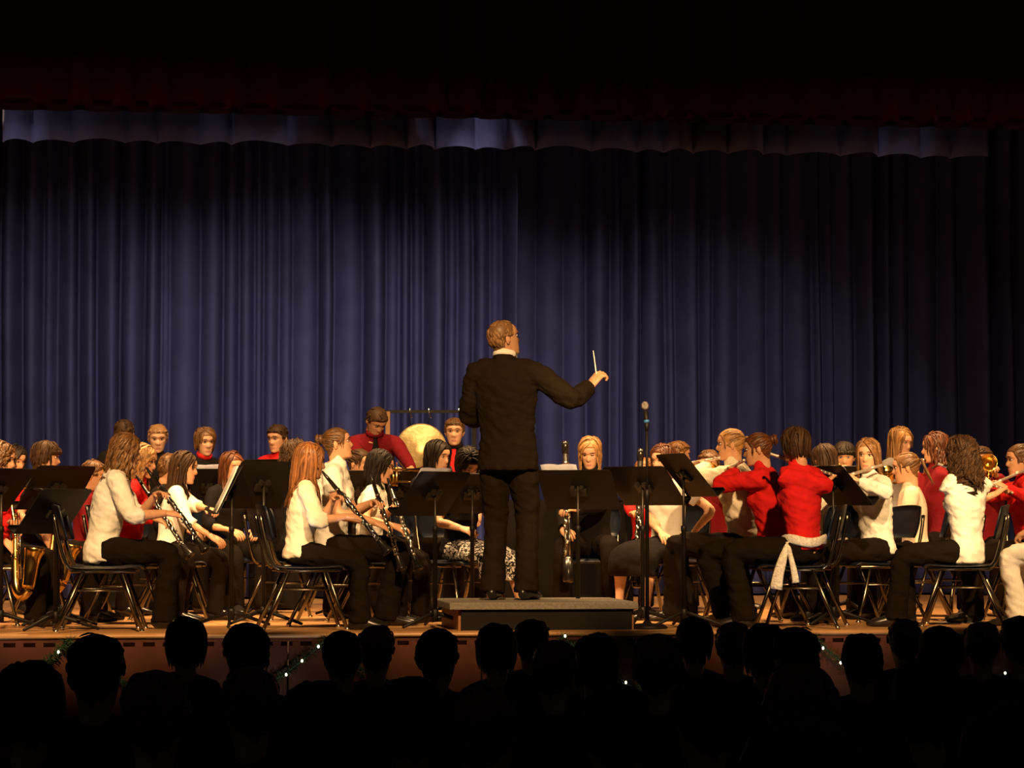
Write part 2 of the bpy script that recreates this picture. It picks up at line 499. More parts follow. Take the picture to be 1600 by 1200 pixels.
def head_template(ns, nz):
    t = np.linspace(0, len(SEC) - 1, nz)
    i = np.clip(t.astype(int), 0, len(SEC) - 2); u = (t - i)[:, None]
    p0 = SEC[np.clip(i - 1, 0, None)]; p1 = SEC[i]; p2 = SEC[i + 1]; p3 = SEC[np.clip(i + 2, None, len(SEC) - 1)]
    sec = 0.5 * (2 * p1 + (p2 - p0) * u + (2 * p0 - 5 * p1 + 4 * p2 - p3) * u ** 2 + (-p0 + 3 * p1 - 3 * p2 + p3) * u ** 3)
    th = np.linspace(0, 2 * np.pi, ns, endpoint=False)
    V = []
    for z, sl, yf, yb, w in sec:
        c = np.cos(th); s = np.sin(th)
        e = 0.88
        x = w * np.sign(s) * np.abs(s) ** e
        yc = -0.012
        y = np.where(c > 0, (yf - yc) * np.sign(c) * np.abs(c) ** e, (yc - yb) * np.sign(c) * np.abs(c) ** e) + yc
        V.append(np.stack([x, y, z + sl * y], 1))
    V = np.concatenate(V)
    x, y, z = V.T.copy()
    front = smooth01(0.03, 0.07, y)
    g = lambda a, s: np.exp(-(a / s) ** 2)
    prof = np.clip((0.046 - z) / 0.046, 0, 1) * smooth01(-0.016, -0.003, z)
    wd = 0.0095 + 0.005 * prof
    dy = 0.023 * prof * g(x, wd)
    dy += 0.004 * g(np.abs(x) - 0.014, 0.006) * g(z + 0.004, 0.007)
    dy -= 0.011 * g(np.abs(x) - 0.032, 0.017) * g(z - 0.036, 0.012)
    dy += 0.003 * g(np.abs(x) - 0.028, 0.02) * g(z - 0.056, 0.007)
    dy += 0.0055 * g(x, 0.020) * (g(z + 0.038, 0.0045) + g(z + 0.048, 0.0055))
    dy -= 0.003 * g(x, 0.02) * g(z + 0.043, 0.002)
    dy -= 0.003 * g(x, 0.025) * g(z + 0.060, 0.005)
    dy += 0.006 * g(x, 0.020) * g(z + 0.076, 0.010)
    dy += 0.003 * g(np.abs(x) - 0.045, 0.018) * g(z - 0.010, 0.014)
    V[:, 1] += dy * front
    F = []
    for a in range(nz - 1):
        for j in range(ns):
            k = (j + 1) % ns
            F.append((a * ns + j, (a + 1) * ns + j, (a + 1) * ns + k, a * ns + k))
    top = len(V)
    V = np.vstack([V, [[0, -0.005, 0.1455], [0, -0.05, -0.18]]])
    for j in range(ns):
        k = (j + 1) % ns
        F.append((top, (nz - 1) * ns + k, (nz - 1) * ns + j))
        F.append((top + 1, j, k))
    return V, [tuple(f) for f in F]

HEADS = {'hi': head_template(44, 46), 'lo': head_template(20, 20)}

def head_blend(V, Rh, Rn, origin):
    """head frame for the face, torso frame for the neck"""
    V = np.asarray(V)
    A = V @ np.array(Rh).T; B = V @ np.array(Rn).T
    wv = smooth01(-0.16, -0.07, V[:, 2] + 0.3 * np.clip(V[:, 1], 0, 1))[:, None]
    return A * wv + B * (1 - wv) + np.array(origin)

HC = np.array([0, -0.006, 0.034])
def skull_table():
    V = HEADS['hi'][0] - HC
    r = np.linalg.norm(V, axis=1); d = V / r[:, None]
    T = np.zeros((37, 73))
    for i in range(37):
        el = math.radians(-90 + 5 * i)
        for j in range(73):
            ph = math.radians(-180 + 5 * j)
            q = np.array([math.sin(ph) * math.cos(el), math.cos(ph) * math.cos(el), math.sin(el)])
            w = np.exp((d @ q - 1) * 400) + 1e-30
            T[i, j] = (w * r).sum() / w.sum()
    return T
SKULL = skull_table()
def skull_r(d):
    el = math.degrees(math.asin(max(-1, min(1, d.z)))); ph = math.degrees(math.atan2(d.x, d.y))
    a = (el + 90) / 5; b = (ph + 180) / 5
    i = min(35, int(a)); j = min(71, int(b)); u = a - i; v = b - j
    return (SKULL[i, j] * (1 - u) + SKULL[i + 1, j] * u) * (1 - v) + (SKULL[i, j + 1] * (1 - u) + SKULL[i + 1, j + 1] * u) * v

def hair_mask(V, style):
    x, y, z = V.T
    fl = {'short': 0.088, 'long': 0.098, 'bob': 0.09, 'updo': 0.095, 'bowl': 0.062, 'shag': 0.065, 'bald': 0.118}.get(style, 0.095)
    # hairline height as a function of how far forward the point is
    ang = np.arctan2(np.abs(x), y)            # 0 front, pi back
    line = np.interp(ang, [0, 0.55, 0.85, 1.15, 1.5, 1.75, 2.1, 2.6, np.pi],
                     [fl, fl - 0.004, fl - 0.018, 0.052, 0.012, 0.020, -0.020, -0.055, -0.065])
    return smooth01(-0.006, 0.008, z - line)

def strand_path(st, en, g, length, curl, rnd, c, r, drop_out=0.0, n1=6, n2=6):
    pts = []; nor = []
    st = st.normalized(); en = en.normalized()
    for i in range(n1 + 1):
        t = i / n1
        d = (st * (1 - t) + en * t)
        d.normalize()
        rr = skull_r(d) + r * min(1, 0.5 + 1.5 * t)
        pts.append(Vector((c[0] + rr * d.x, c[1] + rr * d.y, c[2] + rr * d.z)))
        nor.append(d)
    if length > 0:
        p = pts[-1].copy()
        t = (pts[-1] - pts[-2]).normalized()
        out = Vector((nor[-1].x, nor[-1].y, 0))
        step = length / n2
        for i in range(n2):
            w = min(1, 0.45 + i * 0.25)
            t = (t * (1 - w) + (g + out * drop_out) * w).normalized()
            p = p + t * step
            pts.append(p.copy()); nor.append(nor[-1])
    if curl:
        ph = rnd.uniform(0, 6.28); fq = rnd.uniform(55, 85)
        L = 0
        for i in range(2, len(pts)):
            L += (pts[i] - pts[i - 1]).length
            a = curl * min(1, L / 0.10)
            tt = (pts[i] - pts[i - 1]).normalized()
            s = tt.cross(nor[i])
            pts[i] = pts[i] + s * (a * math.sin(fq * L + ph)) + nor[i] * (a * 0.8 * math.cos(fq * L + ph))
    return pts, nor[-1]

def build_hair(style, V0, F0, g, rnd, lod):
    """hair in the head frame: cap following the skull plus combed clumps"""
    mb = MB()
    style0 = style
    m = hair_mask(V0, style)
    th = {'short': 0.007, 'bald': 0.002, 'updo': 0.004, 'bowl': 0.011, 'shag': 0.010, 'bun': 0.004, 'ponytail': 0.004}.get(style, 0.006)
    cen = np.array([0, -0.005, 0.03])
    d = V0 - cen
    nrm = d / np.linalg.norm(d, axis=1)[:, None]
    V = V0 + nrm * (m * th - (1 - m) * 0.006)[:, None]
    keep = [f for f in F0 if m[list(f)].max() > 0.02]
    mb.add(V, keep)
    c = (0, -0.006, 0.034)
    dense = 1.0 if lod == 'hi' else 0.45
    def dirn(phi, el):
        phi = R(phi); el = R(el)
        return Vector((math.sin(phi) * math.cos(el), math.cos(phi) * math.cos(el), math.sin(el)))
    def clump(st, en, length, curl, wd, r, drop=0.0, n1=6, n2=6, tip=0.25):
        pts, nn = strand_path(st, en, g, length, curl, rnd, c, r, drop, n1, n2)
        n = len(pts)
        rad = []
        for i in range(n):
            t = i / (n - 1)
            k = min(1, 0.35 + t * 2.5) * (1 if t < 0.7 else 1 - (1 - tip) * (t - 0.7) / 0.3)
            rad.append((wd * k, wd * 0.42 * k))
        tang = (pts[1] - pts[0])
        mb.loft(pts, rad, seg=6, ref=tang.cross(st) if tang.cross(st).length > 1e-6 else (1, 0, 0))
    def shell(extra):
        return extra
    part = Vector((rnd.choice((-1, 1)) * 0.25, 0.1, 1))
    if style in ('long', 'wavy', 'curly', 'bob', 'medium'):
        length = {'long': 0.30, 'wavy': 0.20, 'curly': 0.24, 'bob': 0.075, 'medium': 0.17}[style]
        curl = {'long': 0.002, 'wavy': 0.007, 'curly': 0.013, 'bob': 0.001, 'medium': 0.003}[style]
        n = int((130 if style != 'curly' else 160) * dense)
        for i in range(n):
            phi = rnd.uniform(58, 302)
            el = rnd.uniform(-25, 12)
            st = Vector((part.x, rnd.uniform(-0.55, 0.5), 1))
            ex = rnd.uniform(0.004, 0.020) + (0.008 if style in ('curly',) else 0)
            ln = length * rnd.uniform(0.75, 1.08)
            if abs(phi - 180) > 95:
                ln *= 0.92
            clump(st, dirn(phi, el), ln, curl * rnd.uniform(0.6, 1.3), rnd.uniform(0.009, 0.015), shell(ex),
                  0.10 if style in ('curly', 'wavy') else (-0.02 if style != 'bob' else -0.18), n2=(10 if curl > 0.005 else 6))
        for i in range(int(22 * dense)):       # swept fringe at the temples
            sg = rnd.choice((-1, 1))
            phi = sg * rnd.uniform(34, 60)
            st = Vector((part.x, 0.55, 1))
            clump(st, dirn(phi, rnd.uniform(2, 20)), rnd.uniform(0.05, 0.5) * length, curl, 0.010, shell(rnd.uniform(0.006, 0.014)), 0.05)
    elif style in ('short', 'bowl', 'shag'):
        n = int(190 * dense)
        for i in range(n):
            phi = rnd.uniform(-180, 180); el = math.degrees(math.asin(rnd.uniform(-0.25, 1)))
            if abs(phi) < 62:
                lo = 42 if style == 'short' else 30
                el = max(el, lo)
            elif abs(phi) < 100:
                el = max(el, 12)
            dl = {'short': 22, 'bowl': 34, 'shag': 40}[style]
            st = dirn(phi, el)
            el2 = el - dl * rnd.uniform(0.7, 1.2)
            if abs(phi) < 62:
                el2 = max(el2, {'short': 33, 'bowl': 16, 'shag': 12}[style])
            elif abs(phi) < 100:
                el2 = max(el2, -8)
            elif style != 'shag':
                el2 = max(el2, -38)
            clump(st, dirn(phi + rnd.uniform(-14, 14), el2), 0.06 * rnd.random() if style == 'shag' and abs(phi) > 62 else 0.0, 0, rnd.uniform(0.008, 0.012),
                  shell(rnd.uniform(0.003, 0.012) + (0.006 if style != 'short' else 0)), 0.1, n1=5, n2=3)
    elif style in ('updo', 'ponytail', 'bun'):
        back = Vector((0, -1, 0.35))
        for i in range(int(90 * dense)):
            phi = rnd.uniform(38, 322)
            el = rnd.uniform(-20, 55) if abs(phi - 180) < 120 else rnd.uniform(30, 60)
            clump(dirn(phi, el), back + Vector((rnd.uniform(-.12, .12), 0, rnd.uniform(-.12, .12))), 0, 0, 0.010, shell(rnd.uniform(0.002, 0.009)))
        bc = Vector((0, -0.118, 0.075))
        if style == 'ponytail':
            for i in range(int(34 * dense)):
                clump(Vector((0, -1, 0.4)), Vector((rnd.uniform(-.1, .1), -1, 0.15)), rnd.uniform(0.12, 0.2), 0.003, 0.010, shell(0.02 + rnd.uniform(0, 0.02)), 0.35, n1=3)
        else:
            for i in range(int(40 * dense)):
                a = rnd.uniform(0, 6.28); q = Vector((math.cos(a), 0, math.sin(a)))
                o2 = Vector((-math.sin(a), 0, math.cos(a)))
                rr = rnd.uniform(0.012, 0.030)
                pts = [bc + q * rr + Vector((0, -0.01 - 0.02 * math.sin(u), 0)) + o2 * (0.03 * (u - 1.5)) - q * 0.008 * (u - 1.5) ** 2 for u in (0.3, 1.0, 1.6, 2.2, 2.8)]
                mb.loft(pts, [(0.005, 0.004), (0.010, 0.006), (0.011, 0.007), (0.010, 0.006), (0.004, 0.003)], seg=6, ref=(0, 1, 0))
            mb.ell(bc, (0.036, 0.026, 0.036))
        for i in range(int(10 * dense)):     # loose wisps beside the face
            sg = rnd.choice((-1, 1))
            clump(dirn(sg * 35, 45), dirn(sg * rnd.uniform(52, 70), 8), rnd.uniform(0.02, 0.07), 0.004, 0.005, shell(0.006), 0.1)
    elif style == 'bald':
        for i in range(int(150 * dense)):
            phi = rnd.uniform(60, 300); el = rnd.uniform(-30, 40)
            sidey = abs(180 - phi) > 68
            if sidey:
                el = max(el, 14)
            clump(dirn(phi, el), dirn(phi + rnd.uniform(-10, 10), max(el - 22, 4 if sidey else -38)), 0, 0, rnd.uniform(0.007, 0.011), shell(rnd.uniform(0.001, 0.006)), n1=4)
        for i in range(int(90 * dense)):
            phi = rnd.uniform(-180, 180)
            clump(dirn(phi, rnd.uniform(55, 88)), dirn(phi + rnd.uniform(-20, 20), 48 if abs(phi) > 70 else 55), 0, 0, 0.008, shell(rnd.uniform(0.0, 0.004)), n1=4)
    return mb

def ik(root, target, l1, l2, pole):
    d = target - root
    L = min(d.length, (l1 + l2) * 0.995)
    L = max(L, abs(l1 - l2) + 0.02)
    dn = d.normalized()
    tgt = root + dn * L
    a = (l1 * l1 - l2 * l2 + L * L) / (2 * L)
    h = math.sqrt(max(0, l1 * l1 - a * a))
    p = pole - dn * pole.dot(dn)
    if p.length < 1e-5:
        p = dn.orthogonal()
    p.normalize()
    return root + dn * a + p * h, tgt

def add_hand(mb, wrist, fd, palm, sgn, curl, k):
    """five fingered hand; sgn +1 right, -1 left (thumb on the inner side)"""
    Y = fd.normalized()
    Z = -(palm - Y * palm.dot(Y))
    if Z.length < 1e-4:
        Z = Y.orthogonal()
    Z.normalize()
    X = Y.cross(Z)
    def P(x, y, z):
        return wrist + (X * (x * sgn) + Y * y + Z * z) * k
    mb.loft([P(0, -0.015, 0), P(0, 0.02, 0), P(0, 0.055, 0.003), P(0, 0.09, 0)], [(0.026 * k, 0.020 * k), (0.034 * k, 0.018 * k), (0.041 * k, 0.016 * k), (0.040 * k, 0.012 * k)], seg=10, ref=X, smooth=2)
    for i, (x, ln) in enumerate(((-0.030, 0.070), (-0.010, 0.080), (0.011, 0.074), (0.030, 0.058))):
        c = curl * (0.85 + 0.12 * i)
        pts = [P(x, 0.075, 0)]
        p = Vector((x * 1.03, 0.092, 0)); a = c * 0.5
        pts.append(P(*p))
        for seg in (0.44, 0.31, 0.25):
            p = p + Vector((0.02 * x, math.cos(a), -math.sin(a))) * (ln * seg)
            pts.append(P(*p)); a += c * 0.75
        mb.loft(pts, [0.0095 * k, 0.0098 * k, 0.0092 * k, 0.0085 * k, 0.0070 * k], seg=7, ref=X)
    pts = [P(-0.018, 0.012, -0.004), P(-0.040, 0.038, -0.012), P(-0.055, 0.064, -0.024), P(-0.056, 0.088, -0.036)]
    mb.loft(pts, [0.014 * k, 0.0125 * k, 0.0105 * k, 0.008 * k], seg=7, ref=X)

PEOPLE = []
def make_person(label, px, ytop, D, h, sex='f', hh=None, hp=8, hr=0, style='long', hair='brown', shirt='white', sleeve='long', pants='trousers',
                seated=True, lean=6, twist=0, hands=None, inst=None, skin='skin', floor=None, stature=None, lod='hi', legs='trousers', feet=None, splay=4,
                group=None, cat='person', collar=None, tie=None, hs=0.885, jacket=False, curl=0.9, mouth=False, seat_h=0.395, palms=None, jawup=0, bend=0, shoe='shoe_black', kscale=None, fds=None, wide=1.0, hk0=1.0, hem=0.035):
    seedn = int(px * 13 + D * 101)
    rnd = random.Random(seedn)
    hh = h if hh is None else hh
    top = spot3(px, ytop, D)
    gz = 0.0 if floor is None else floor
    Rt = Matrix.Rotation(0, 3, 'X')
    yawl = -R(hh - h)
    Rh = (Matrix.Rotation(yawl, 3, 'Z') @ Matrix.Rotation(-R(hp), 3, 'X') @ Matrix.Rotation(R(hr), 3, 'Y'))
    SL = [0.10, 0.12, 0.13, 0.11, 0.07]
    def spine(k):
        z0 = (seat_h + 0.10 * k) if seated else 0.90 * k
        P = [Vector((0, 0, z0))]
        for i, l in enumerate(SL):
            a = R(lean) * (0.5 + 0.2 * i)
            b = R(bend) * (0.5 + 0.2 * i)
            P.append(P[-1] + Vector((math.sin(b), math.sin(a), math.cos(a) * math.cos(b))) * (l * k))
        nd = (P[-1] - P[-2]).normalized()
        nd = (nd + Vector((0, 0.15, 0.5))).normalized()
        org = P[-1] + nd * 0.108 * hs
        return P, org, org.z + (Rh @ Vector((0, 0, 0.150 * hs))).z
    want = top.z - gz - 0.012
    k0 = spine(0.9)[2]; k1 = spine(1.0)[2]
    k = 0.9 + (want - k0) / (k1 - k0) * 0.1
    k = min(1.12, max(0.74, k))
    if kscale:
        k = kscale
    P, org, ztop = spine(k)
    # the chin-down or chin-up head keeps its own height; the root goes under it
    hc = org + Rh @ Vector((0, 0.0, 0.03 * hs))
    fwd = heading(h)
    rz = math.atan2(-fwd.x, fwd.y)
    Rz = Matrix.Rotation(rz, 3, 'Z')
    gp = ground(px, D, gz)
    root_loc = gp - Rz @ Vector((hc.x, hc.y, 0))
    root_loc.z = gz
    if abs(ztop - want) > 0.03:
        print('HEIGHT', label[:40], 'k', round(k, 2), 'off', round(ztop - want, 3))
    root = empty('person', root_loc, rz)
    tag(root, label, cat, group)
    inv = Matrix.Translation(root_loc) @ Rz.to_4x4()
    inv = inv.inverted()
    def local(p):
        return inv @ Vector(p)
    male = sex == 'm'
    near = D < 19.2 and lod == 'hi'
    Ws = [(.155, .105), (.140, .098), (.150, .108), (.165, .115), (.150, .088), (.062, .060)] if male else \
         [(.158, .108), (.125, .088), (.128, .098), (.140, .106), (.128, .080), (.055, .055)]
    Ws = [(a * wide, b) for a, b in Ws[:5]] + [Ws[5]]
    sides = [Matrix.Rotation(-R(twist) * i / 5, 3, 'Z') @ Vector((1, 0, 0)) for i in range(6)]
    def torso(mb, t, lo=0, lodrop=0.09, hi=5, flare=0.0, neck=True):
        pts = []; rad = []; rf = []
        if lodrop:
            rf.append(sides[0]); pts.append(P[0] + Vector((0, 0, -lodrop))); rad.append((Ws[0][0] * k * 0.93 + t + flare, Ws[0][1] * k * 0.95 + t + flare))
        for i in range(lo, hi + 1):
            tt = t if i < 5 else t * 0.45
            rf.append(sides[i]); pts.append(P[i]); rad.append((Ws[i][0] * k + tt, Ws[i][1] * k + tt))
        if jacket and t > 0:
            pts.append(P[5] + Vector((0, -0.004, 0.035))); rad.append((0.070 * k, 0.066 * k))
        elif t > 0:
            pts.append(P[5] + Vector((0, -0.006, 0.016))); rad.append((0.060 * k + 0.003, 0.058 * k + 0.003))
        # loft with the local side axis
        rf += [sides[5]] * (len(pts) - len(rf))
        mb.loft(pts, rad, seg=20, refs=rf, smooth=3, dome=0.3)
        if not male:
            for s in (-1, 1):
                c = P[3] + sides[3] * (s * 0.062 * k) + (P[4] - P[3]).cross(sides[3]).normalized() * -0.0
                fwdv = sides[3].cross(Vector((0, 0, 1))) * -1
                c = c + fwdv * (0.078 * k) + Vector((0, 0, -0.035 * k))
                mb.ell(c, (0.052 * k + t * .6, 0.046 * k + t * .6, 0.055 * k + t * .6))
    # ---- arms
    sw = (0.172 if male else 0.148) * k * wide
    l1, l2 = 0.285 * k, 0.245 * k
    arms = []
    q_inst = None
    if inst:
        s0 = local(spot3(*inst[1])); s1 = local(spot3(*inst[2]))
        dv = (s1 - s0).normalized()
        q_inst = {'clarinet': (0.20, 0.38), 'flute': (0.19, 0.42), 'trumpet': (0.20, 0.23), 'saxophone': (0.22, 0.42), 'bassoon': (0.48, 0.68)}[inst[0]]
    for s in (-1, 1):         # -1 left arm, +1 right arm
        sh = P[4] + sides[4] * (s * sw) + Vector((0, 0, -0.012 * k))
        fd = None
        if hands and hands[0 if s < 0 else 1] is not None:
            hv = hands[0 if s < 0 else 1]
            tgt = local(spot3(*hv)) if len(hv) == 3 else Vector(hv[:3]) * k
        elif q_inst:
            q = s0 + dv * (q_inst[0] if s < 0 else q_inst[1])
            tow = (sh - q).normalized()
            tow = (tow + Vector((s * 0.35, 0, -0.35))).normalized()
            tgt = q + tow * 0.085
            fd = q - tgt
        elif seated:
            tgt = Vector((s * 0.10 * k, 0.30 * k, P[0].z + 0.115))
        else:
            tgt = sh + Vector((s * 0.05, 0.06, -0.5 * k))
        pole = Vector((s * 0.75, -0.5, -0.8))
        if inst and inst[0] == 'flute':
            pole = Vector((s * 1.2, -0.1, -0.38))
        el, wr = ik(sh, tgt, l1, l2, pole)
        if fds and fds[0 if s < 0 else 1]:
            fd = (Rz.transposed() @ (RT * fds[1][0] + FWH * fds[1][1] + Vector((0, 0, fds[1][2]))))
        if fd is None:
            fd = (wr - el).normalized()
            if seated and not (hands and hands[0 if s < 0 else 1]):
                fd = (fd + Vector((0, 0.6, -0.4)))
        palm = Vector((-s * 0.5, 0.2, -0.9))
        if palms and palms[0 if s < 0 else 1]:
            palm = Vector(palms[0 if s < 0 else 1])
        arms.append((s, sh, el, wr, fd.normalized(), palm))
    # ---- legs
    lg = []
    for s in (-1, 1):
        hip = P[0] + Vector((s * 0.088 * k, 0, -0.01))
        if seated:
            if feet:
                f = feet[0 if s < 0 else 1]
                an = Vector((f[0], f[1], 0.075))
            else:
                an = Vector((s * (0.10 + 0.004 * splay) * k, (0.40 + rnd.uniform(-0.05, 0.06)) * k, 0.075))
            kn, an = ik(hip, an, 0.43 * k, 0.40 * k, Vector((s * 0.12, 1, 1.1)))
        else:
            if feet:
                f = feet[0 if s < 0 else 1]
                an = Vector((f[0], f[1], 0.08))
            else:
                an = Vector((s * 0.11 * k, 0.0, 0.08))
            kn, an = ik(hip, an, 0.43 * k, 0.40 * k, Vector((0, 1, 0)))
        lg.append((s, hip, kn, an))
    # ---- skin
    body = MB()
    torso(body, -0.004, lodrop=0.055)
    for s, sh, el, wr, fd, palm in arms:
        body.loft([P[4] + sides[4] * (s * 0.07 * k), sh, (sh + el) / 2, el, el.lerp(wr, 0.35), wr], [(0.050 * k,) * 2, (0.050 * k,) * 2, (0.041 * k,) * 2, (0.036 * k,) * 2, (0.037 * k,) * 2, (0.024 * k,) * 2], seg=10, smooth=2)
    for s, hip, kn, an in lg:
        body.loft([hip, hip.lerp(kn, 0.5), kn, kn.lerp(an, 0.3), kn.lerp(an, 0.75), an + Vector((0, 0, -0.02))], [(0.082 * k,) * 2, (0.072 * k,) * 2, (0.052 * k,) * 2, (0.055 * k,) * 2, (0.037 * k,) * 2, (0.034 * k,) * 2], seg=10, smooth=2)
    bob = obj('body', body, [M[skin], M['eye_white'], M['iris'], M['lips'], M['brow_' + hair], M['mouth_dark']], root)
    rm = bob.modifiers.new('remesh', 'REMESH'); rm.mode = 'VOXEL'
    rm.voxel_size = (0.011 if (legs != 'trousers' or sleeve != 'long') else 0.015) if near else 0.02
    rm.use_smooth_shade = True
    sm = bob.modifiers.new('smooth', 'SMOOTH'); sm.iterations = 3; sm.factor = 0.5
    # ---- head, hands
    ex = MB()
    V0, F0 = HEADS['hi' if lod == 'hi' else 'lo']
    cheek = 1.0 if male else 0.965
    Vh = V0 * np.array([cheek * hs, hs, hs])
    Vw = head_blend(Vh, Rh, Matrix.Rotation(yawl * 0.25, 3, 'Z'), org)
    ex.add(Vw, F0)
    if lod == 'hi':
        n0 = len(ex.m) - len(F0)
        for i, f in enumerate(F0):
            cx, cy, cz = V0[list(f)].mean(0)
            if cy > 0.07 and abs(cx) < 0.024 - 0.9 * abs(cz + 0.043) and -0.054 < cz < -0.033:
                ex.m[n0 + i] = 5 if (mouth and abs(cx) < 0.017 and abs(cz + 0.043) < 0.008) else 3
        def hp3(v):
            return org + Rh @ (Vector(v) * hs)
        down = hp > 14
        for s in (-1, 1):
            rot = Rh @ Matrix.Rotation(-s * 0.30, 3, 'Z')
            ex.ell(hp3((s * 0.031, 0.0785, 0.036)), (0.0145 * hs, 0.0085 * hs, (0.0062 if not down else 0.0035) * hs), 1, 10, 6, rot)
            ex.ell(hp3((s * 0.030, 0.0835, 0.036 - (0.002 if down else 0))), (0.0062 * hs, 0.0050 * hs, (0.0062 if not down else 0.004) * hs), 2, 8, 6, rot)
            # lashes and brow
            ex.loft([hp3((s * 0.016, 0.084, 0.0385)), hp3((s * 0.030, 0.0885, 0.0435 - (0.004 if down else 0))), hp3((s * 0.046, 0.0805, 0.0385))], [(0.0016, 0.0016), (0.0026, 0.0022), (0.0014, 0.0014)], seg=5, mi=2, smooth=2)
            ex.loft([hp3((s * 0.015, 0.0968, 0.0605)), hp3((s * 0.031, 0.0955, 0.0630)), hp3((s * 0.050, 0.082, 0.0565))], [(0.002, 0.0025), (0.0022, 0.0028), (0.001, 0.0015)] if not male else [(0.0028, 0.0033), (0.003, 0.0035), (0.0015, 0.002)], seg=6, mi=4, smooth=2)
            # ears
            er = Rh @ Matrix.Rotation(s * 0.35, 3, 'Z')
            ex.ell(hp3((s * 0.0775 * cheek, -0.012, 0.018)), (0.0075 * hs, 0.018 * hs, 0.031 * hs), 0, 10, 8, er)
            ex.ell(hp3((s * 0.0835 * cheek, -0.004, 0.019)), (0.0045 * hs, 0.009 * hs, 0.017 * hs), 0, 8, 6, er)
        hk = hk0 * 0.95 * (1.0 if male else 0.93) * min(1, k + 0.06)
        for s, sh, el, wr, fd, palm in arms:
            add_hand(ex, wr, fd, palm, s, curl, hk)
    else:
        for s, sh, el, wr, fd, palm in arms:
            add_hand(ex, wr, fd, palm, s, 0.5, 0.9)
    BAKE.append((bob, ex))
    # ---- hair
    g = Rh.transposed() @ Vector((0, -0.12, -1)).normalized()
    hm = build_hair(style, V0, F0, g, rnd, 'hi' if near else 'lo')
    hv = head_blend(np.array(hm.v) * np.array([cheek * hs, hs, hs]), Rh, Rh, org)
    # long hair rests on the back and shoulders instead of passing through them
    if style in ('long', 'wavy', 'curly', 'medium'):
        for i in range(len(hv)):
            z = hv[i][2]
            if z < P[5].z + 0.06:
                for a in range(2, 5):
                    if P[a].z <= z <= P[a + 1].z + (0.06 if a == 4 else 0):
                        t = min(1, (z - P[a].z) / (P[a + 1].z - P[a].z))
                        c = P[a].lerp(P[a + 1], t)
                        wx = (Ws[a][0] * (1 - t) + Ws[a + 1][0] * t) * k + 0.022
                        wy = (Ws[a][1] * (1 - t) + Ws[a + 1][1] * t) * k + 0.022
                        dx, dy = hv[i][0] - c.x, hv[i][1] - c.y
                        q = math.hypot(dx / wx, dy / wy)
                        if 1e-4 < q < 1:
                            if dy < 0:      # push out to the back
                                hv[i][1] = c.y - wy * math.sqrt(max(0, 1 - (dx / wx) ** 2)) - 0.004 * (i % 3)
                            else:
                                hv[i][1] = c.y + wy * math.sqrt(max(0, 1 - (dx / wx) ** 2)) + 0.003 * (i % 3)
    hm.v = [tuple(p) for p in hv]
    obj('hair', hm, M['hair_' + hair], root)
    # ---- shirt / jacket
    tk = 0.026 if jacket else (0.014 if sleeve != 'tight' else 0.010)
    sh_mb = MB()
    torso(sh_mb, tk, lodrop=(0.13 * k if jacket else (hem if seated else 0.05)), flare=0.018 if jacket else 0.006)
    for s, sh, el, wr, fd, palm in arms:
        a = P[4] + sides[4] * (s * 0.06 * k)
        r0 = 0.052 * k + tk
        if sleeve == 'short':
            e2 = sh.lerp(el, 0.55)
            sh_mb.loft([a, sh, e2], [(r0, r0), (r0, r0), (0.050 * k + tk, 0.050 * k + tk)], seg=12, smooth=2, dome=0)
        elif sleeve == 'none':
            pass
        else:
            w2 = el.lerp(wr, {'three': 0.30, 'long': 0.93, 'tight': 0.9}[sleeve])
            re = 0.040 * k + tk; rw = (0.030 * k + tk) if sleeve != 'three' else 0.040 * k + tk
            sh_mb.loft([a, sh, sh.lerp(el, 0.5), el, el.lerp(w2, 0.5), w2], [(r0, r0), (r0, r0), (0.046 * k + tk,) * 2, (re, re), ((re + rw) / 2,) * 2, (rw, rw)], seg=12, smooth=2, dome=0)
    sob = obj('jacket' if jacket else ('shirt' if male else 'top'), sh_mb, M[shirt], root)
    rm = sob.modifiers.new('remesh', 'REMESH'); rm.mode = 'VOXEL'; rm.voxel_size = 0.0105 if near else (0.016 if lod == 'hi' else 0.022); rm.use_smooth_shade = True
    sm = sob.modifiers.new('smooth', 'SMOOTH'); sm.iterations = 3; sm.factor = 0.5
    if near:
        dp = sob.modifiers.new('folds', 'DISPLACE'); dp.texture = FOLD; dp.strength = 0.024; dp.mid_level = 0.5; dp.texture_coords = 'OBJECT'; dp.texture_coords_object = FOLD_SPACE
    BAKE.append((sob, None))
    # ---- trousers, skirt, legs
    tr = MB()
    pts = [P[0] + Vector((0, 0, -0.075 * k)), P[0], P[1]]
    tr.loft(pts, [(Ws[0][0] * k * 0.95 + 0.002, Ws[0][1] * k - 0.002), (Ws[0][0] * k + 0.001, Ws[0][1] * k), (Ws[1][0] * k + 0.002, Ws[1][1] * k + 0.002)], seg=18, smooth=2)
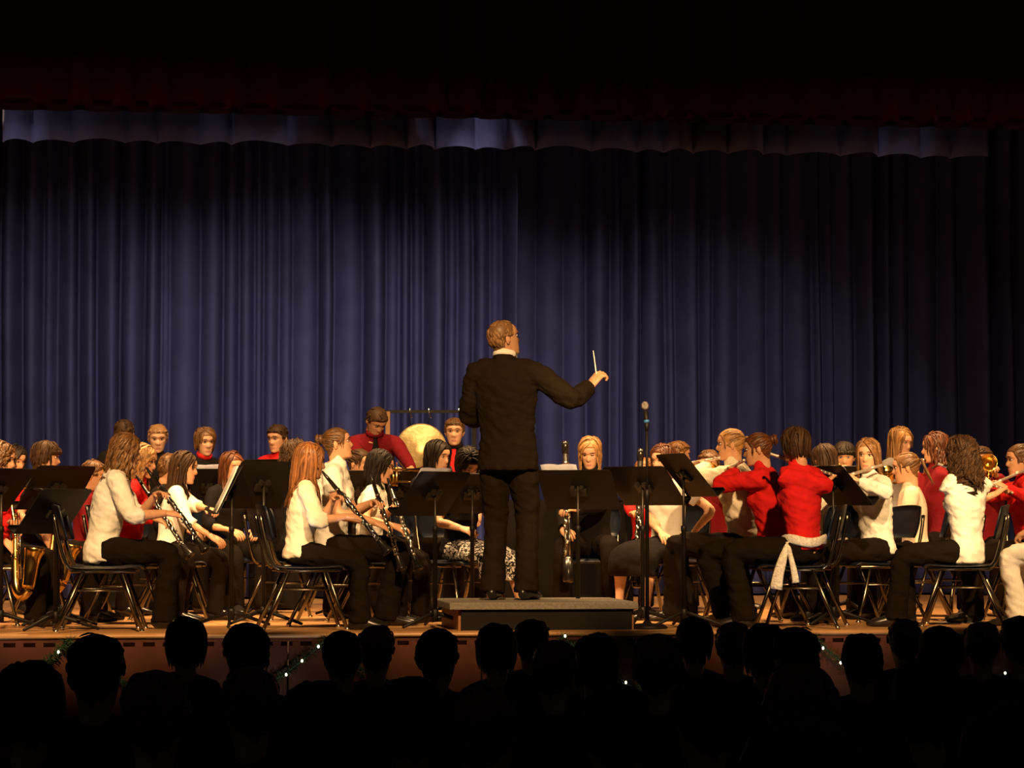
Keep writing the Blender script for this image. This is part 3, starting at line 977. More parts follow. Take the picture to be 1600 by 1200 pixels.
    if legs == 'trousers':
        for s, hip, kn, an in lg:
            b = an + Vector((0, 0, -0.035))
            tr.loft([hip, hip.lerp(kn, 0.5), kn, kn.lerp(an, 0.5), b], [(0.094 * k,) * 2, (0.088 * k,) * 2, (0.072 * k,) * 2, (0.070 * k,) * 2, (0.078 * k, 0.084 * k)], seg=12, smooth=3, dome=0)
        nm = 'trousers'
    else:
        mid = [(lg[0][i] + lg[1][i]) / 2 for i in (1, 2, 3)]
        wd = (lg[1][2].x - lg[0][2].x) / 2
        if seated:
            end = mid[1] + Vector((0, 0.035, -0.16 * k))
            tr.loft([mid[0], mid[0].lerp(mid[1], 0.5), mid[1] + Vector((0, 0.01, 0)), end], [(0.175 * k, 0.105 * k), (wd + 0.105 * k, 0.105 * k), (wd + 0.095 * k, 0.095 * k), (wd + 0.10 * k, 0.095 * k)], seg=18, smooth=3, dome=0)
        else:
            tr.loft([mid[0], mid[1] + Vector((0, 0, -0.05))], [(0.17 * k, 0.12 * k), (0.20 * k, 0.15 * k)], seg=18, smooth=3, dome=0)
        nm = 'skirt'
    tob = obj(nm, tr, M[pants], root)
    rm = tob.modifiers.new('remesh', 'REMESH'); rm.mode = 'VOXEL'; rm.voxel_size = 0.0125 if near else (0.019 if lod == 'hi' else 0.024); rm.use_smooth_shade = True
    sm = tob.modifiers.new('smooth', 'SMOOTH'); sm.iterations = 3; sm.factor = 0.5
    if near:
        dp = tob.modifiers.new('folds', 'DISPLACE'); dp.texture = FOLD; dp.strength = 0.022; dp.mid_level = 0.5; dp.texture_coords = 'OBJECT'; dp.texture_coords_object = FOLD_SPACE
    BAKE.append((tob, None))
    # ---- shoes
    for s, hip, kn, an in lg:
        sb = MB()
        fdir = Vector((s * 0.16, 1, 0)).normalized()
        o0 = Vector((an.x, an.y, 0))
        if seated and an.z > 0.10:
            o0.z = an.z - 0.075
        L = 0.27 * k
        pts = [o0 + fdir * (t * L - 0.26 * L) + Vector((0, 0, z)) for t, z in ((0.0, 0.035), (0.12, 0.045), (0.35, 0.045), (0.6, 0.034), (0.82, 0.026), (1.0, 0.020))]
        sb.loft(pts, [(0.026, 0.030), (0.034, 0.044), (0.036, 0.044), (0.041, 0.033), (0.040, 0.024), (0.022, 0.014)], seg=10, ref=(1, 0, 0), smooth=2)
        # ankle
        sb.loft([o0 + Vector((0, 0, 0.05)), o0 + Vector((0, 0, 0.085))], [(0.034, 0.040), (0.034, 0.038)], seg=10, ref=(1, 0, 0))
        obj('shoe', sb, M[shoe], root)
    # ---- collar, tie
    if collar:
        cb = MB()
        nb = P[5]
        ring = [nb + Vector((0.062 * k * math.cos(a) * 1.06, 0.010 + 0.062 * k * math.sin(a) * 1.05, (0.026 if jacket else 0.016) - 0.022 * math.sin(a))) for a in np.linspace(0, 2 * math.pi, 17)]
        cb.loft(ring, [(0.020, 0.009)] * 17, seg=8, ref=(0, 0, 1), dome=0)
        obj('collar', cb, M[collar], root)
    if tie:
        fwdv = Vector((0, 1, 0))
        tb = MB()
        a = P[5] + Vector((0, 0.066 * k, -0.018)); b = P[3] + Vector((0, 0.140 * k, 0)); c2 = P[2] + Vector((0, 0.135 * k, -0.02))
        tb.loft([a, a.lerp(b, 0.22), b, c2], [(0.022, 0.014), (0.016, 0.012), (0.030, 0.008), (0.040, 0.007)], seg=8, ref=(1, 0, 0), smooth=2)
        obj('necktie', tb, M[tie], root)
    if inst:
        place_instrument(inst, label)
    info = dict(root=root, P=P, k=k, rz=rz, loc=root_loc, arms=arms, h=h, label=label)
    PEOPLE.append(info)
    return info

FOLD = bpy.data.textures.new('cloth_folds', 'CLOUDS')
FOLD.noise_scale = 1.0; FOLD.noise_depth = 2
FOLD_SPACE = bpy.data.objects.new('fold_space', None)      # stretches the fold noise; removed at the end
C.objects.link(FOLD_SPACE)
FOLD_SPACE.scale = (0.10, 0.10, 0.035)
FOLD_SPACE.rotation_euler = (0.4, 0.3, 0.2)

# ------------------------------------------------------------------ instruments
PROTO = {}
def proto_parts(kind):
    """list of (name, mesh, matrix-free local geometry); instruments run along +Y from the mouthpiece"""
    if kind in PROTO:
        return PROTO[kind]
    L = []
    if kind in ('clarinet', 'bassoon'):
        T = 0.66 if kind == 'clarinet' else 0.98
        r = 0.0135 if kind == 'clarinet' else 0.021
        L.append(('body', MB().lathe([(0.085, r * 0.95), (0.15, r), (0.151, r * 1.12), (0.16, r * 1.12), (0.161, r), (T * 0.52, r), (T * 0.521, r * 1.12), (T * 0.535, r * 1.12), (T * 0.536, r), (T * 0.84, r)], 12).mesh('body', M['ebony']), None))
        if kind == 'clarinet':
            L.append(('bell', MB().lathe([(T * 0.84, r * 1.15), (T * 0.87, r * 1.2), (T * 0.93, r * 1.5), (T * 0.985, r * 2.5), (T, r * 2.75), (T * 0.998, r * 2.4), (T * 0.95, r * 1.3)], 16).mesh('bell', M['ebony']), None))
            L.append(('mouthpiece', MB().lathe([(0, 0.004), (0.01, 0.007), (0.05, 0.011), (0.085, 0.012)], 10).mesh('mouthpiece', M['ebony']), None))
        else:
            L.append(('bell', MB().lathe([(0, r * 1.1), (0.03, r * 1.25), (0.085, r)], 12).mesh('bell', M['ebony']), None))
            L.append(('boot', MB().lathe([(T * 0.84, r * 1.6), (T, r * 1.7), (T * 1.01, r * 1.3)], 12).mesh('boot', M['ebony']), None))
            cr = MB(); cr.loft([(0, 0.48, 0.02), (0, 0.46, 0.08), (0.02, 0.43, 0.13), (0.05, 0.43, 0.16)], [0.005, 0.005, 0.004, 0.003], seg=6, smooth=3)
            L.append(('crook', cr.mesh('crook', M['silver']), None))
        for y in (0.155, T * 0.528, T * 0.84):
            L.append(('ring', MB().lathe([(y - 0.005, r * 1.22), (y + 0.005, r * 1.22)], 12).mesh('ring', M['silver']), None))
        key = MB(); key.ell((0, 0, 0.006), (0.011, 0.012, 0.005), 0, 10, 6)
        key.loft([(0.008, -0.012, 0.004), (0.008, 0.03, 0.004)], [0.0022, 0.0022], seg=5)
        km = key.mesh('key', M['silver'])
        n = 13 if kind == 'clarinet' else 18
        rr = random.Random(5)
        for i in range(n):
            y = 0.18 + (T * 0.80 - 0.18) * i / (n - 1)
            L.append(('key', km, (y, rr.choice((0.0, 0.7, -0.7, 0.3, 2.6)), r)))
        rod = MB()
        for a in (0.55, -0.6):
            rod.loft([(math.sin(a) * (r + 0.004), 0.18, math.cos(a) * (r + 0.004)), (math.sin(a) * (r + 0.004), T * 0.5, math.cos(a) * (r + 0.004))], [0.0025, 0.0025], seg=5)
            rod.loft([(math.sin(a) * (r + 0.004), T * 0.56, math.cos(a) * (r + 0.004)), (math.sin(a) * (r + 0.004), T * 0.82, math.cos(a) * (r + 0.004))], [0.0025, 0.0025], seg=5)
        L.append(('key_rods', rod.mesh('key_rods', M['silver']), None))
    elif kind == 'flute':
        L.append(('body', MB().lathe([(-0.07, 0.009), (-0.068, 0.0102), (0.14, 0.0102), (0.141, 0.0125), (0.16, 0.0125), (0.161, 0.0102), (0.60, 0.0102)], 12).mesh('body', M['flute_silver']), None))
        lp = MB(); lp.ell((0, 0, 0.011), (0.012, 0.022, 0.005), 0, 10, 6)
        L.append(('lip_plate', lp.mesh('lip_plate', M['flute_silver']), None))
        key = MB(); key.lathe([(-0.0025, 0.0085), (0.0025, 0.0085)], 12, axis='Z')
        km = key.mesh('key', M['flute_silver'])
        for i in range(13):
            L.append(('key', km, (0.19 + i * 0.030, 0.9, 0.0135)))
    elif kind == 'trumpet':
        tb = MB()
        tb.loft([(0, 0.07, 0), (0, 0.42, 0), (0, 0.47, -0.03), (0, 0.46, -0.075), (0, 0.40, -0.085), (0, 0.22, -0.085)], [0.006] * 6, seg=7, smooth=3, ref=(1, 0, 0))
        tb.loft([(0.03, 0.46, -0.085), (0.03, 0.10, -0.085), (0.03, 0.055, -0.06), (0.03, 0.06, -0.02), (0.03, 0.10, 0.0), (0.03, 0.3, 0)], [0.006, 0.006, 0.006, 0.006, 0.006, 0.007], seg=7, smooth=3, ref=(1, 0, 0))
        L.append(('tubing', tb.mesh('tubing', M['brass']), None))
        bl = MB().lathe([(0.28, 0.007), (0.40, 0.011), (0.47, 0.020), (0.505, 0.036), (0.525, 0.060), (0.527, 0.062), (0.524, 0.058), (0.50, 0.030), (0.47, 0.016)], 20)
        bl.v = [(x + 0.03, y, z) for x, y, z in bl.v]
        L.append(('bell', bl.mesh('bell', M['brass']), None))
        L.append(('mouthpiece', MB().lathe([(-0.005, 0.013), (0.01, 0.012), (0.025, 0.005), (0.08, 0.006)], 12).mesh('mouthpiece', M['silver']), None))
        vm = MB().lathe([(-0.075, 0.010), (-0.07, 0.0125), (0.055, 0.0125), (0.06, 0.004), (0.09, 0.004), (0.091, 0.009), (0.095, 0.009)], 12, axis='Z').mesh('valve', M['brass'])
        for i in range(3):
            L.append(('valve', vm, ('pos', (0.015, 0.195 + 0.028 * i, -0.045))))
    elif kind == 'saxophone':
        b = MB(); b.loft([(0, 0.10, -0.03), (0, 0.30, 0), (0, 0.55, 0.0), (0, 0.66, 0.01), (0, 0.71, 0.05), (0, 0.67, 0.09)], [0.013, 0.019, 0.028, 0.032, 0.036, 0.038], seg=14, smooth=4, ref=(1, 0, 0), dome=0.1)
        L.append(('body', b.mesh('body', M['brass']), None))
        b = MB(); b.loft([(0, 0.67, 0.09), (0, 0.58, 0.105), (0, 0.48, 0.12), (0, 0.43, 0.135), (0, 0.42, 0.137)], [0.038, 0.043, 0.052, 0.066, 0.064], seg=18, smooth=3, ref=(1, 0, 0), dome=-0.8)
        L.append(('bell', b.mesh('bell', M['brass']), None))
        b = MB(); b.loft([(0, 0.03, 0.12), (0, 0.02, 0.08), (0, 0.035, 0.03), (0, 0.07, -0.02), (0, 0.11, -0.03)], [0.008, 0.010, 0.011, 0.012, 0.013], seg=10, smooth=3, ref=(1, 0, 0))
        L.append(('neck', b.mesh('neck', M['brass']), None))
        b = MB(); b.loft([(0, 0.045, 0.20), (0, 0.04, 0.16), (0, 0.03, 0.11)], [0.005, 0.011, 0.012], seg=10, ref=(1, 0, 0))
        L.append(('mouthpiece', b.mesh('mouthpiece', M['ebony']), None))
        key = MB(); key.lathe([(-0.003, 0.014), (0.003, 0.014)], 12, axis='Z')
        km = key.mesh('key', M['brass'])
        for i in range(10):
            y = 0.20 + i * 0.045
            L.append(('key', km, (y, (0.9, -0.9, 0.4)[i % 3], 0.018 + 0.014 * (y - 0.1))))
        rod = MB()
        for a in (0.5, -0.3):
            rod.loft([(math.sin(a) * 0.026, 0.18, math.cos(a) * 0.026), (math.sin(a) * 0.036, 0.60, math.cos(a) * 0.036)], [0.003, 0.003], seg=5)
        L.append(('key_rods', rod.mesh('key_rods', M['silver']), None))
    PROTO[kind] = L
    return L

def place_instrument(inst, who):
    kind, a, b = inst[:3]
    s0 = spot3(*a); s1 = spot3(*b)
    d = (s1 - s0).normalized()
    root = empty(kind, s0)
    z = Vector((0, 0, 1)) - d * d.z
    toward = -FWH - d * (-FWH).dot(d)
    z = (z.normalized() * 0.6 + toward.normalized() * 0.8)
    z = (z - d * z.dot(d)).normalized()
    if kind in ('trumpet', 'saxophone'):
        z = Vector((0, 0, 1)) - d * d.z
        if kind == 'saxophone':
            z = Vector(heading(inst[3] if len(inst) > 3 else 90))
            z = z - d * z.dot(d)
        z.normalize()
    x = d.cross(z)
    root.matrix_world = Matrix(((x.x, d.x, z.x, s0.x), (x.y, d.y, z.y, s0.y), (x.z, d.z, z.z, s0.z), (0, 0, 0, 1)))
    for name, me, pl in proto_parts(kind):
        o = link(name, me, root)
        if pl is not None:
            if pl[0] == 'pos':
                o.location = pl[1]
            else:
                y, ang, r = pl
                o.location = (math.sin(ang) * r, y, math.cos(ang) * r)
                o.rotation_euler = (0, ang, 0)
    nice = {'clarinet': 'black clarinet', 'flute': 'silver flute', 'trumpet': 'brass trumpet', 'saxophone': 'golden saxophone', 'bassoon': 'dark bassoon'}[kind]
    lb = nice + ' held by ' + who.replace('person ', 'the person ', 1)
    if len(lb.replace('-', ' ').split()) > 16:
        lb = lb.replace(' held by', ' of')
    if len(lb.replace('-', ' ').split()) > 16:
        lb = lb.replace('the person', 'person')
    tag(root, lb, kind)
    return root

# ------------------------------------------------------------------ chairs
def chair_parts():
    L = []
    s = MB(); s.loft([(0, -0.20, 0.425), (0, -0.10, 0.415), (0, 0.08, 0.415), (0, 0.20, 0.425), (0, 0.235, 0.405)], [(0.19, 0.010), (0.205, 0.011), (0.215, 0.011), (0.21, 0.011), (0.20, 0.010)], seg=16, smooth=3, ref=(1, 0, 0), dome=0.2)
    L.append(('seat', s.mesh('seat', M['plastic'])))
    bk = MB(); V = []; F = []
    n = 10
    for r in range(7):
        t = r / 6
        for i in range(n + 1):
            u = i / n * 2 - 1
            wd = 0.20 * (1 - 0.12 * abs(t - 0.5) ** 2 * 4)
            z = 0.60 + 0.22 * t
            y = -0.235 - 0.05 * t + 0.035 * u * u
            V.append((u * wd, y, z + (0.015 * (1 - u * u) if r in (6,) else 0)))
    for r in range(6):
        for i in range(n):
            F.append((r * (n + 1) + i, r * (n + 1) + i + 1, (r + 1) * (n + 1) + i + 1, (r + 1) * (n + 1) + i))
    nb = len(V)
    V2 = [(x, y - 0.016, z) for x, y, z in V]
    bk.add(V, F); bk.add(V2, [tuple(reversed(f)) for f in F])
    rim = [i for i in range(n + 1)] + [r * (n + 1) + n for r in range(1, 7)] + [6 * (n + 1) + i for i in range(n - 1, -1, -1)] + [r * (n + 1) for r in range(5, 0, -1)]
    bk.f += [(rim[i], rim[(i + 1) % len(rim)], rim[(i + 1) % len(rim)] + nb, rim[i] + nb) for i in range(len(rim))]
    bk.m += [0] * len(rim)
    L.append(('backrest', bk.mesh('backrest', M['plastic'])))
    for sx in (-1, 1):
        p = MB(); p.loft([(sx * 0.17, -0.16, 0.40), (sx * 0.175, -0.215, 0.45), (sx * 0.175, -0.26, 0.62), (sx * 0.165, -0.285, 0.76)], [0.0125] * 4, seg=8, smooth=3)
        L.append(('back_post', p.mesh('back_post', M['chrome'])))
        rl = MB(); rl.loft([(sx * 0.17, -0.18, 0.397), (sx * 0.19, 0.20, 0.397)], [0.0125] * 2, seg=8)
        L.append(('seat_rail', rl.mesh('seat_rail', M['chrome'])))
        for y0, y1 in ((-0.11, -0.27), (0.12, 0.24)):
            lm = MB(); lm.loft([(sx * 0.175, y0, 0.395), (sx * 0.205, (y0 + y1) / 2, 0.20), (sx * 0.225, y1, 0.012)], [0.0125] * 3, seg=8)
            L.append(('leg', lm.mesh('leg', M['chrome'])))
            gm = MB().lathe([(0.0, 0.016), (0.018, 0.016), (0.022, 0.012)], 10, axis='Z')
            gm.v = [(x + sx * 0.226, y + y1, z) for x, y, z in gm.v]
            L.append(('foot_glide', gm.mesh('foot_glide', M['silver'])))
        cb = MB(); cb.loft([(sx * 0.19, -0.168, 0.27), (sx * 0.19, 0.165, 0.27)], [0.006] * 2, seg=6)
        L.append(('crossbar', cb.mesh('crossbar', M['chrome'])))
    return L
CHAIR = chair_parts()
def chair(loc, rz, label):
    r = empty('chair', (loc.x, loc.y, 0), rz)
    r.scale = (1, 1, 0.925)
    for n, me in CHAIR:
        link(n, me, r)
    return tag(r, label, 'chair', 'school chairs of the band')

# ------------------------------------------------------------------ music stands
def stand_parts():
    P = {}
    d = MB()
    # desk: plate with a turned-up ledge and folded sides, local x width, z up the slope, back faces +y
    V = [(-0.215, 0, 0), (0.215, 0, 0), (0.255, 0, 0.10), (0.255, 0, 0.335), (-0.255, 0, 0.335), (-0.255, 0, 0.10)]
    V = [(-0.25, 0, 0), (0.25, 0, 0), (0.25, 0, 0.33), (0.235, 0, 0.345), (-0.235, 0, 0.345), (-0.25, 0, 0.33)]
    n = len(V)
    d.add(V + [(x, 0.006, z) for x, y, z in V], [tuple(range(n)), tuple(range(2 * n - 1, n - 1, -1))] + [(i, i + n, (i + 1) % n + n, (i + 1) % n) for i in range(n)])
    P['desk'] = d.mesh('desk', M['stand'], False)
    P['ledge'] = MB().box((0, -0.030, 0.0), (0.50, 0.062, 0.006)).box((0, -0.060, 0.008), (0.50, 0.005, 0.02)).mesh('ledge', M['stand'], False)
    P['bracket'] = MB().box((0, 0.016, 0.16), (0.11, 0.02, 0.05)).box((-0.03, 0.024, 0.20), (0.022, 0.03, 0.03)).box((0.03, 0.024, 0.20), (0.022, 0.03, 0.03)).mesh('bracket', M['stand_steel'], False)
    P['upper_pole'] = MB().lathe([(0.55, 0.0085), (1.0, 0.0085)], 10, axis='Z').mesh('upper_pole', M['stand_steel'])
    P['lower_pole'] = MB().lathe([(0.05, 0.0145), (0.60, 0.0145), (0.605, 0.018), (0.635, 0.018), (0.64, 0.010)], 12, axis='Z').mesh('lower_pole', M['stand'])
    lg = MB(); lg.loft([(0, 0.0, 0.095), (0, 0.05, 0.085), (0, 0.27, 0.014)], [(0.010, 0.016), (0.010, 0.014), (0.010, 0.009)], seg=8, ref=(1, 0, 0))
    P['leg'] = lg.mesh('leg', M['stand'])
    P['hub'] = MB().lathe([(0.045, 0.022), (0.115, 0.022), (0.12, 0.016)], 12, axis='Z').mesh('hub', M['stand'])
    return P
STAND = stand_parts()
def music_stand(px, D, face, hz, label, tilt=28, paper=None, roll=0, spin=0.4, paper_label=None, dx=0.0, pw=0.44, over=None):
    """face: heading the desk's reading side looks towards; hz: height of the desk's lower edge"""
    g = ground(px, D)
    f = heading(face)
    rz = math.atan2(f.x, -f.y)              # local -y looks at the player
    r = empty('music_stand', g, rz)
    for n in ('lower_pole', 'hub'):
        link(n, STAND[n], r)
    up = link('upper_pole', STAND['upper_pole'], r)
    up.scale = (1, 1, 1)
    up.location.z = hz + 0.16 - 1.0 + 0.02
    for i in range(3):
        o = link('leg', STAND['leg'], r); o.rotation_euler = (0, 0, spin + i * 2.0944)
    dk = link('desk', STAND['desk'], r)
    ct = math.cos(R(tilt)); st = math.sin(R(tilt))
    dk.rotation_euler = (-R(tilt), R(roll), 0)
    # bracket sits at the pole: desk point (0, 0.02, 0.17)
    off = Matrix.Rotation(-R(tilt), 3, 'X') @ Vector((0, 0.03, 0.17))
    dk.location = Vector((0, 0, hz + 0.17 * ct)) - off
    for n in ('ledge', 'bracket'):
        o = link(n, STAND[n], dk)
    tag(r, label, 'music stand', 'black orchestra music stands')
    if paper:
        nsh = 1
        wdt, hgt = pw, 0.30
        mt = M['paper_blue'] if paper == 'blue' else (M['paper_green'] if paper == 'green' else M['paper'])
        pb = MB()
        V = []; F = []
        for j in range(5):
            for i in range(9):
                u = i / 8 * 2 - 1; t = j / 4
                V.append((dx + u * wdt / 2, -0.006 - 0.008 * abs(math.sin(u * 3.1)) - 0.012 * t * t, 0.004 + hgt * t + (over if over is not None else (0.06 if paper == 'blue' else 0.02)) * t))
        for j in range(4):
            for i in range(8):
                F.append((j * 9 + i, j * 9 + i + 1, (j + 1) * 9 + i + 1, (j + 1) * 9 + i))
        pb.add(V, F)
        po = obj('sheet_music', pb, mt)
        so = po.modifiers.new('t', 'SOLIDIFY'); so.thickness = 0.002
        bm = Matrix.Translation(g) @ Matrix.Rotation(rz, 4, 'Z') @ Matrix.Translation(dk.location) @ dk.rotation_euler.to_matrix().to_4x4()
        po.matrix_world = bm
        tag(po, paper_label or ('open sheet music on ' + label.replace('black', 'the black', 1)), 'sheet music')
    return r

# ------------------------------------------------------------------ the band
W, HUSH = 'white', 'black'
def seatp(**kw):
    """a seated player together with the chair under them"""
    who = kw['label']
    empty_chair = kw.pop('chair', True)
    i = make_person(**kw)
    if empty_chair:
        off = Matrix.Rotation(i['rz'], 3, 'Z') @ Vector((0, 0.03, 0))
        lb = 'dark blue plastic chair under ' + who.replace('person ', 'the person ', 1)
        if len(lb.replace('-', ' ').split()) > 15:
            lb = lb.replace('dark blue plastic chair', 'chair')
        chair(i['loc'] + off, i['rz'], lb)
    return i

#   conductor
make_person(label='person in a dark suit conducting on the podium with a baton', px=787, ytop=496, D=17.95, h=14, hh=62, hp=-10, sex='m', style='bald', hair='sandy', shirt='suit', sleeve='long', pants='suit',
            seated=False, lean=-2, floor=PZ, hands=[(775, 655, 18.35), (920, 606, 18.12)], fds=[None, (0.6, 0.2, 0.75)], hk0=1.22, jacket=True, collar='white', hs=0.98, feet=((-0.10, 0.0), (0.115, 0.02)), skin='skin', curl=1.2,
            palms=[None, (0.3, 0.6, -0.6)], bend=-2)
con = PEOPLE[-1]

#   clarinets, front left
seatp(label='person in a rolled-sleeve white blouse, front row far left', px=196, ytop=675, D=17.75, h=82, hh=85, hp=12, style='wavy', hair='ltbrown', shirt='white', sleeve='three', lean=14, hem=0.075,
      inst=('clarinet', (228, 730, 17.7), (318, 855, 17.55)), feet=((-0.10, 0.42), (0.12, 0.38)))
seatp(label='person in a cream knit top on the chair left of the podium', px=484, ytop=690, D=17.55, h=80, hh=84, hp=10, style='long', hair='strawberry', shirt='cream', sleeve='three', lean=6,
      inst=('clarinet', (503, 736, 17.5), (610, 866, 17.35)), feet=((-0.10, 0.40), (0.12, 0.36)))
seatp(label='person in red behind the leftmost clarinet player, half hidden', px=222, ytop=692, D=18.65, h=92, hh=100, hp=14, style='wavy', hair='blonde', shirt='red', lean=10,
      inst=('clarinet', (212, 742, 18.4), (284, 850, 18.25)))
seatp(label='person in a white top turning a page of music', px=287, ytop=703, D=19.2, h=88, hh=98, hp=10, style='long', hair='dkbrown', shirt='white', sleeve='three', lean=10,
      hands=[(336, 800, 18.9), (330, 838, 18.9)])
seatp(label='person in black half hidden behind the page turner', px=266, ytop=706, D=20.5, h=110, hh=70, hp=10, sex='m', style='short', hair='brown', shirt='black', lean=6)
seatp(label='person in black behind the tilted stand, left of centre', px=362, ytop=704, D=20.4, h=150, hh=140, hp=12, style='long', hair='auburn', shirt='black', sleeve='three', lean=6)
seatp(label='person in black behind the cream knit top', px=462, ytop=686, D=19.2, h=60, hh=50, hp=5, style='curly', hair='dkbrown', shirt='black', lean=4)
seatp(label='person in a white ruffled shirt looking up with open mouth', px=527, ytop=664, D=18.3, h=92, hh=88, hp=-8, style='bun', hair='brown', shirt='white', sleeve='short', lean=4, mouth=True,
      inst=('clarinet', (578, 738, 18.1), (612, 842, 18.0)))
seatp(label='person in white shirt nearest the stand left of the podium', px=594, ytop=701, D=18.95, h=95, hh=108, hp=14, style='medium', hair='black', shirt='white', sleeve='short', lean=8,
      inst=('clarinet', (605, 746, 18.7), (642, 856, 18.55)))
seatp(label='person in black behind the white-shirted players, forehead showing', px=562, ytop=698, D=20.6, h=130, hh=120, hp=8, style='updo', hair='dkbrown', shirt='black',
      inst=('trumpet', (578, 732, 20.4), (640, 734, 20.2)))
seatp(label='person in black beneath the gong playing a reed', px=684, ytop=686, D=19.9, h=140, hh=128, hp=12, style='medium', hair='black', shirt='black', sleeve='three', skin='skin_pale', lean=6,
      inst=('clarinet', (704, 728, 19.6), (716, 830, 19.4)))
seatp(label='person in a printed black and white skirt behind the conductor', px=731, ytop=703, D=19.1, h=138, hh=150, hp=40, style='bob', hair='black', shirt='black', sleeve='short', pants='print', legs='skirt', skin='skin_pale', lean=8,
      hands=[(766, 800, 18.8), (722, 826, 18.8)], feet=((-0.17, 0.45), (0.06, 0.42)))
seatp(label='person in black looking down, right of the conductor', px=922, ytop=682, D=20.0, h=186, hh=190, hp=22, style='medium', hair='blonde', shirt='black', skin='skin_pale', lean=4,
      inst=('bassoon', (883, 690, 19.7), (887, 868, 19.5)), feet=((-0.18, 0.42), (0.17, 0.42)))
seatp(label='person in a white tee with a hand resting on the knee', px=1036, ytop=692, D=19.55, h=218, hh=222, hp=10, style='long', hair='auburn', shirt='white', sleeve='short', pants='black', legs='skirt', skin='skin_pale', lean=6,
      hands=[(1080, 836, 19.5), (1034, 834, 19.35)], feet=((-0.12, 0.44), (0.12, 0.42)))
seatp(label='person in red peering between two stands right of centre', px=1008, ytop=712, D=20.9, h=200, hh=210, hp=10, style='updo', hair='strawberry', shirt='brightred', lean=6,
      inst=('bassoon', (1001, 702, 19.9), (997, 850, 19.7)))
seatp(label='person in black turned away behind the stand by the microphone', px=1060, ytop=686, D=21.5, h=100, hh=75, hp=6, sex='m', style='short', hair='ltbrown', shirt='black', lean=2,
      inst=('trumpet', (1075, 722, 21.3), (1130, 728, 21.0)))
seatp(label='person playing a trumpet behind the cream sweater', px=1108, ytop=700, D=20.8, h=190, hh=195, hp=8, sex='m', style='short', hair='brown', shirt='dkred', lean=6,
      inst=('trumpet', (1109, 733, 20.6), (1116, 736, 20.0)))
#   flutes, front right
seatp(label='person in a cream sweater raising a flute', px=1142, ytop=666, D=18.97, h=-84, hh=-86, hp=4, style='ponytail', hair='blonde', shirt='cream', lean=8,
      inst=('flute', (1118, 717, 18.99), (1066, 728, 19.5)), feet=((-0.10, 0.46), (0.12, 0.40)))
seatp(label='person in a red jacket seen in profile with a hair clip', px=1184, ytop=673, D=18.42, h=-78, hh=-82, hp=10, style='bun', hair='auburn', shirt='red', lean=10,
      inst=('flute', (1158, 722, 18.45), (1128, 740, 18.87)), feet=((-0.10, 0.30), (0.14, 0.20)), shoe='shoe_tan')
seatp(label='person in a red sweater with a white sash, back turned', px=1243, ytop=666, D=17.88, h=-76, hh=-48, hp=8, style='bob', hair='dkbrown', shirt='red', lean=4, twist=42, hem=0.002,
      inst=('flute', (1218, 714, 18.0), (1290, 738, 18.13)), feet=((-0.12, 0.36), (0.10, 0.40)))
sash = PEOPLE[-1]
seatp(label='person in a cream shirt behind the raised red sleeve', px=1288, ytop=692, D=19.2, h=-30, hh=-25, hp=6, style='long', hair='dkbrown', shirt='cream', lean=6)
seatp(label='person in charcoal behind a stand, between two longer-haired players', px=1320, ytop=688, D=20.6, h=190, hh=186, hp=12, sex='m', style='bowl', hair='black', shirt='charcoal', lean=6,
      inst=('trumpet', (1314, 729, 20.4), (1308, 733, 19.9)))
seatp(label='person in a white cardigan facing the audience', px=1357, ytop=683, D=18.8, h=-112, hh=200, hp=6, style='long', hair='sandy', shirt='white', lean=6, skin='skin_pale',
      inst=('flute', (1364, 731, 18.65), (1306, 749, 18.55)), feet=((-0.10, 0.42), (0.12, 0.38)))
seatp(label='person in a peach top facing left between white shirts', px=1416, ytop=703, D=19.3, h=-85, hh=-82, hp=8, style='ponytail', hair='ltbrown', shirt='peach', sleeve='short', lean=6)
seatp(label='person in dark red just left of the white-bloused back', px=1462, ytop=673, D=20.0, h=-95, hh=-85, hp=6, style='wavy', hair='auburn', shirt='dkred', lean=4,
      inst=('trumpet', (1444, 720, 19.95), (1398, 735, 20.3)))
seatp(label='person in a white blouse with back turned, front right', px=1503, ytop=680, D=18.02, h=-78, hh=-35, hp=6, style='curly', hair='dkbrown', shirt='white', sleeve='short', lean=2, twist=60, wide=1.12, hem=0.085,
      inst=('flute', (1480, 730, 18.27), (1552, 758, 18.37)), feet=((-0.12, 0.44), (0.10, 0.40)))
seatp(label='person in dark red hidden behind the white-bloused back', px=1534, ytop=694, D=20.2, h=190, hh=170, hp=4, style='short', sex='m', hair='dkbrown', shirt='dkred', lean=4,
      inst=('trumpet', (1544, 738, 20.0), (1553, 720, 19.4)))
seatp(label='person in red at the far right edge playing a flute', px=1594, ytop=690, D=18.7, h=-92, hh=-100, hp=6, style='updo', hair='brown', shirt='red', lean=6,
      inst=('flute', (1590, 740, 18.6), (1552, 756, 18.5)), feet=((-0.10, 0.40), (0.12, 0.36)))
seatp(label='person in white trousers at the right edge of the stage', px=1662, ytop=680, D=18.1, h=-70, hh=-60, hp=6, style='long', hair='brown', shirt='white', pants='white', lean=6)
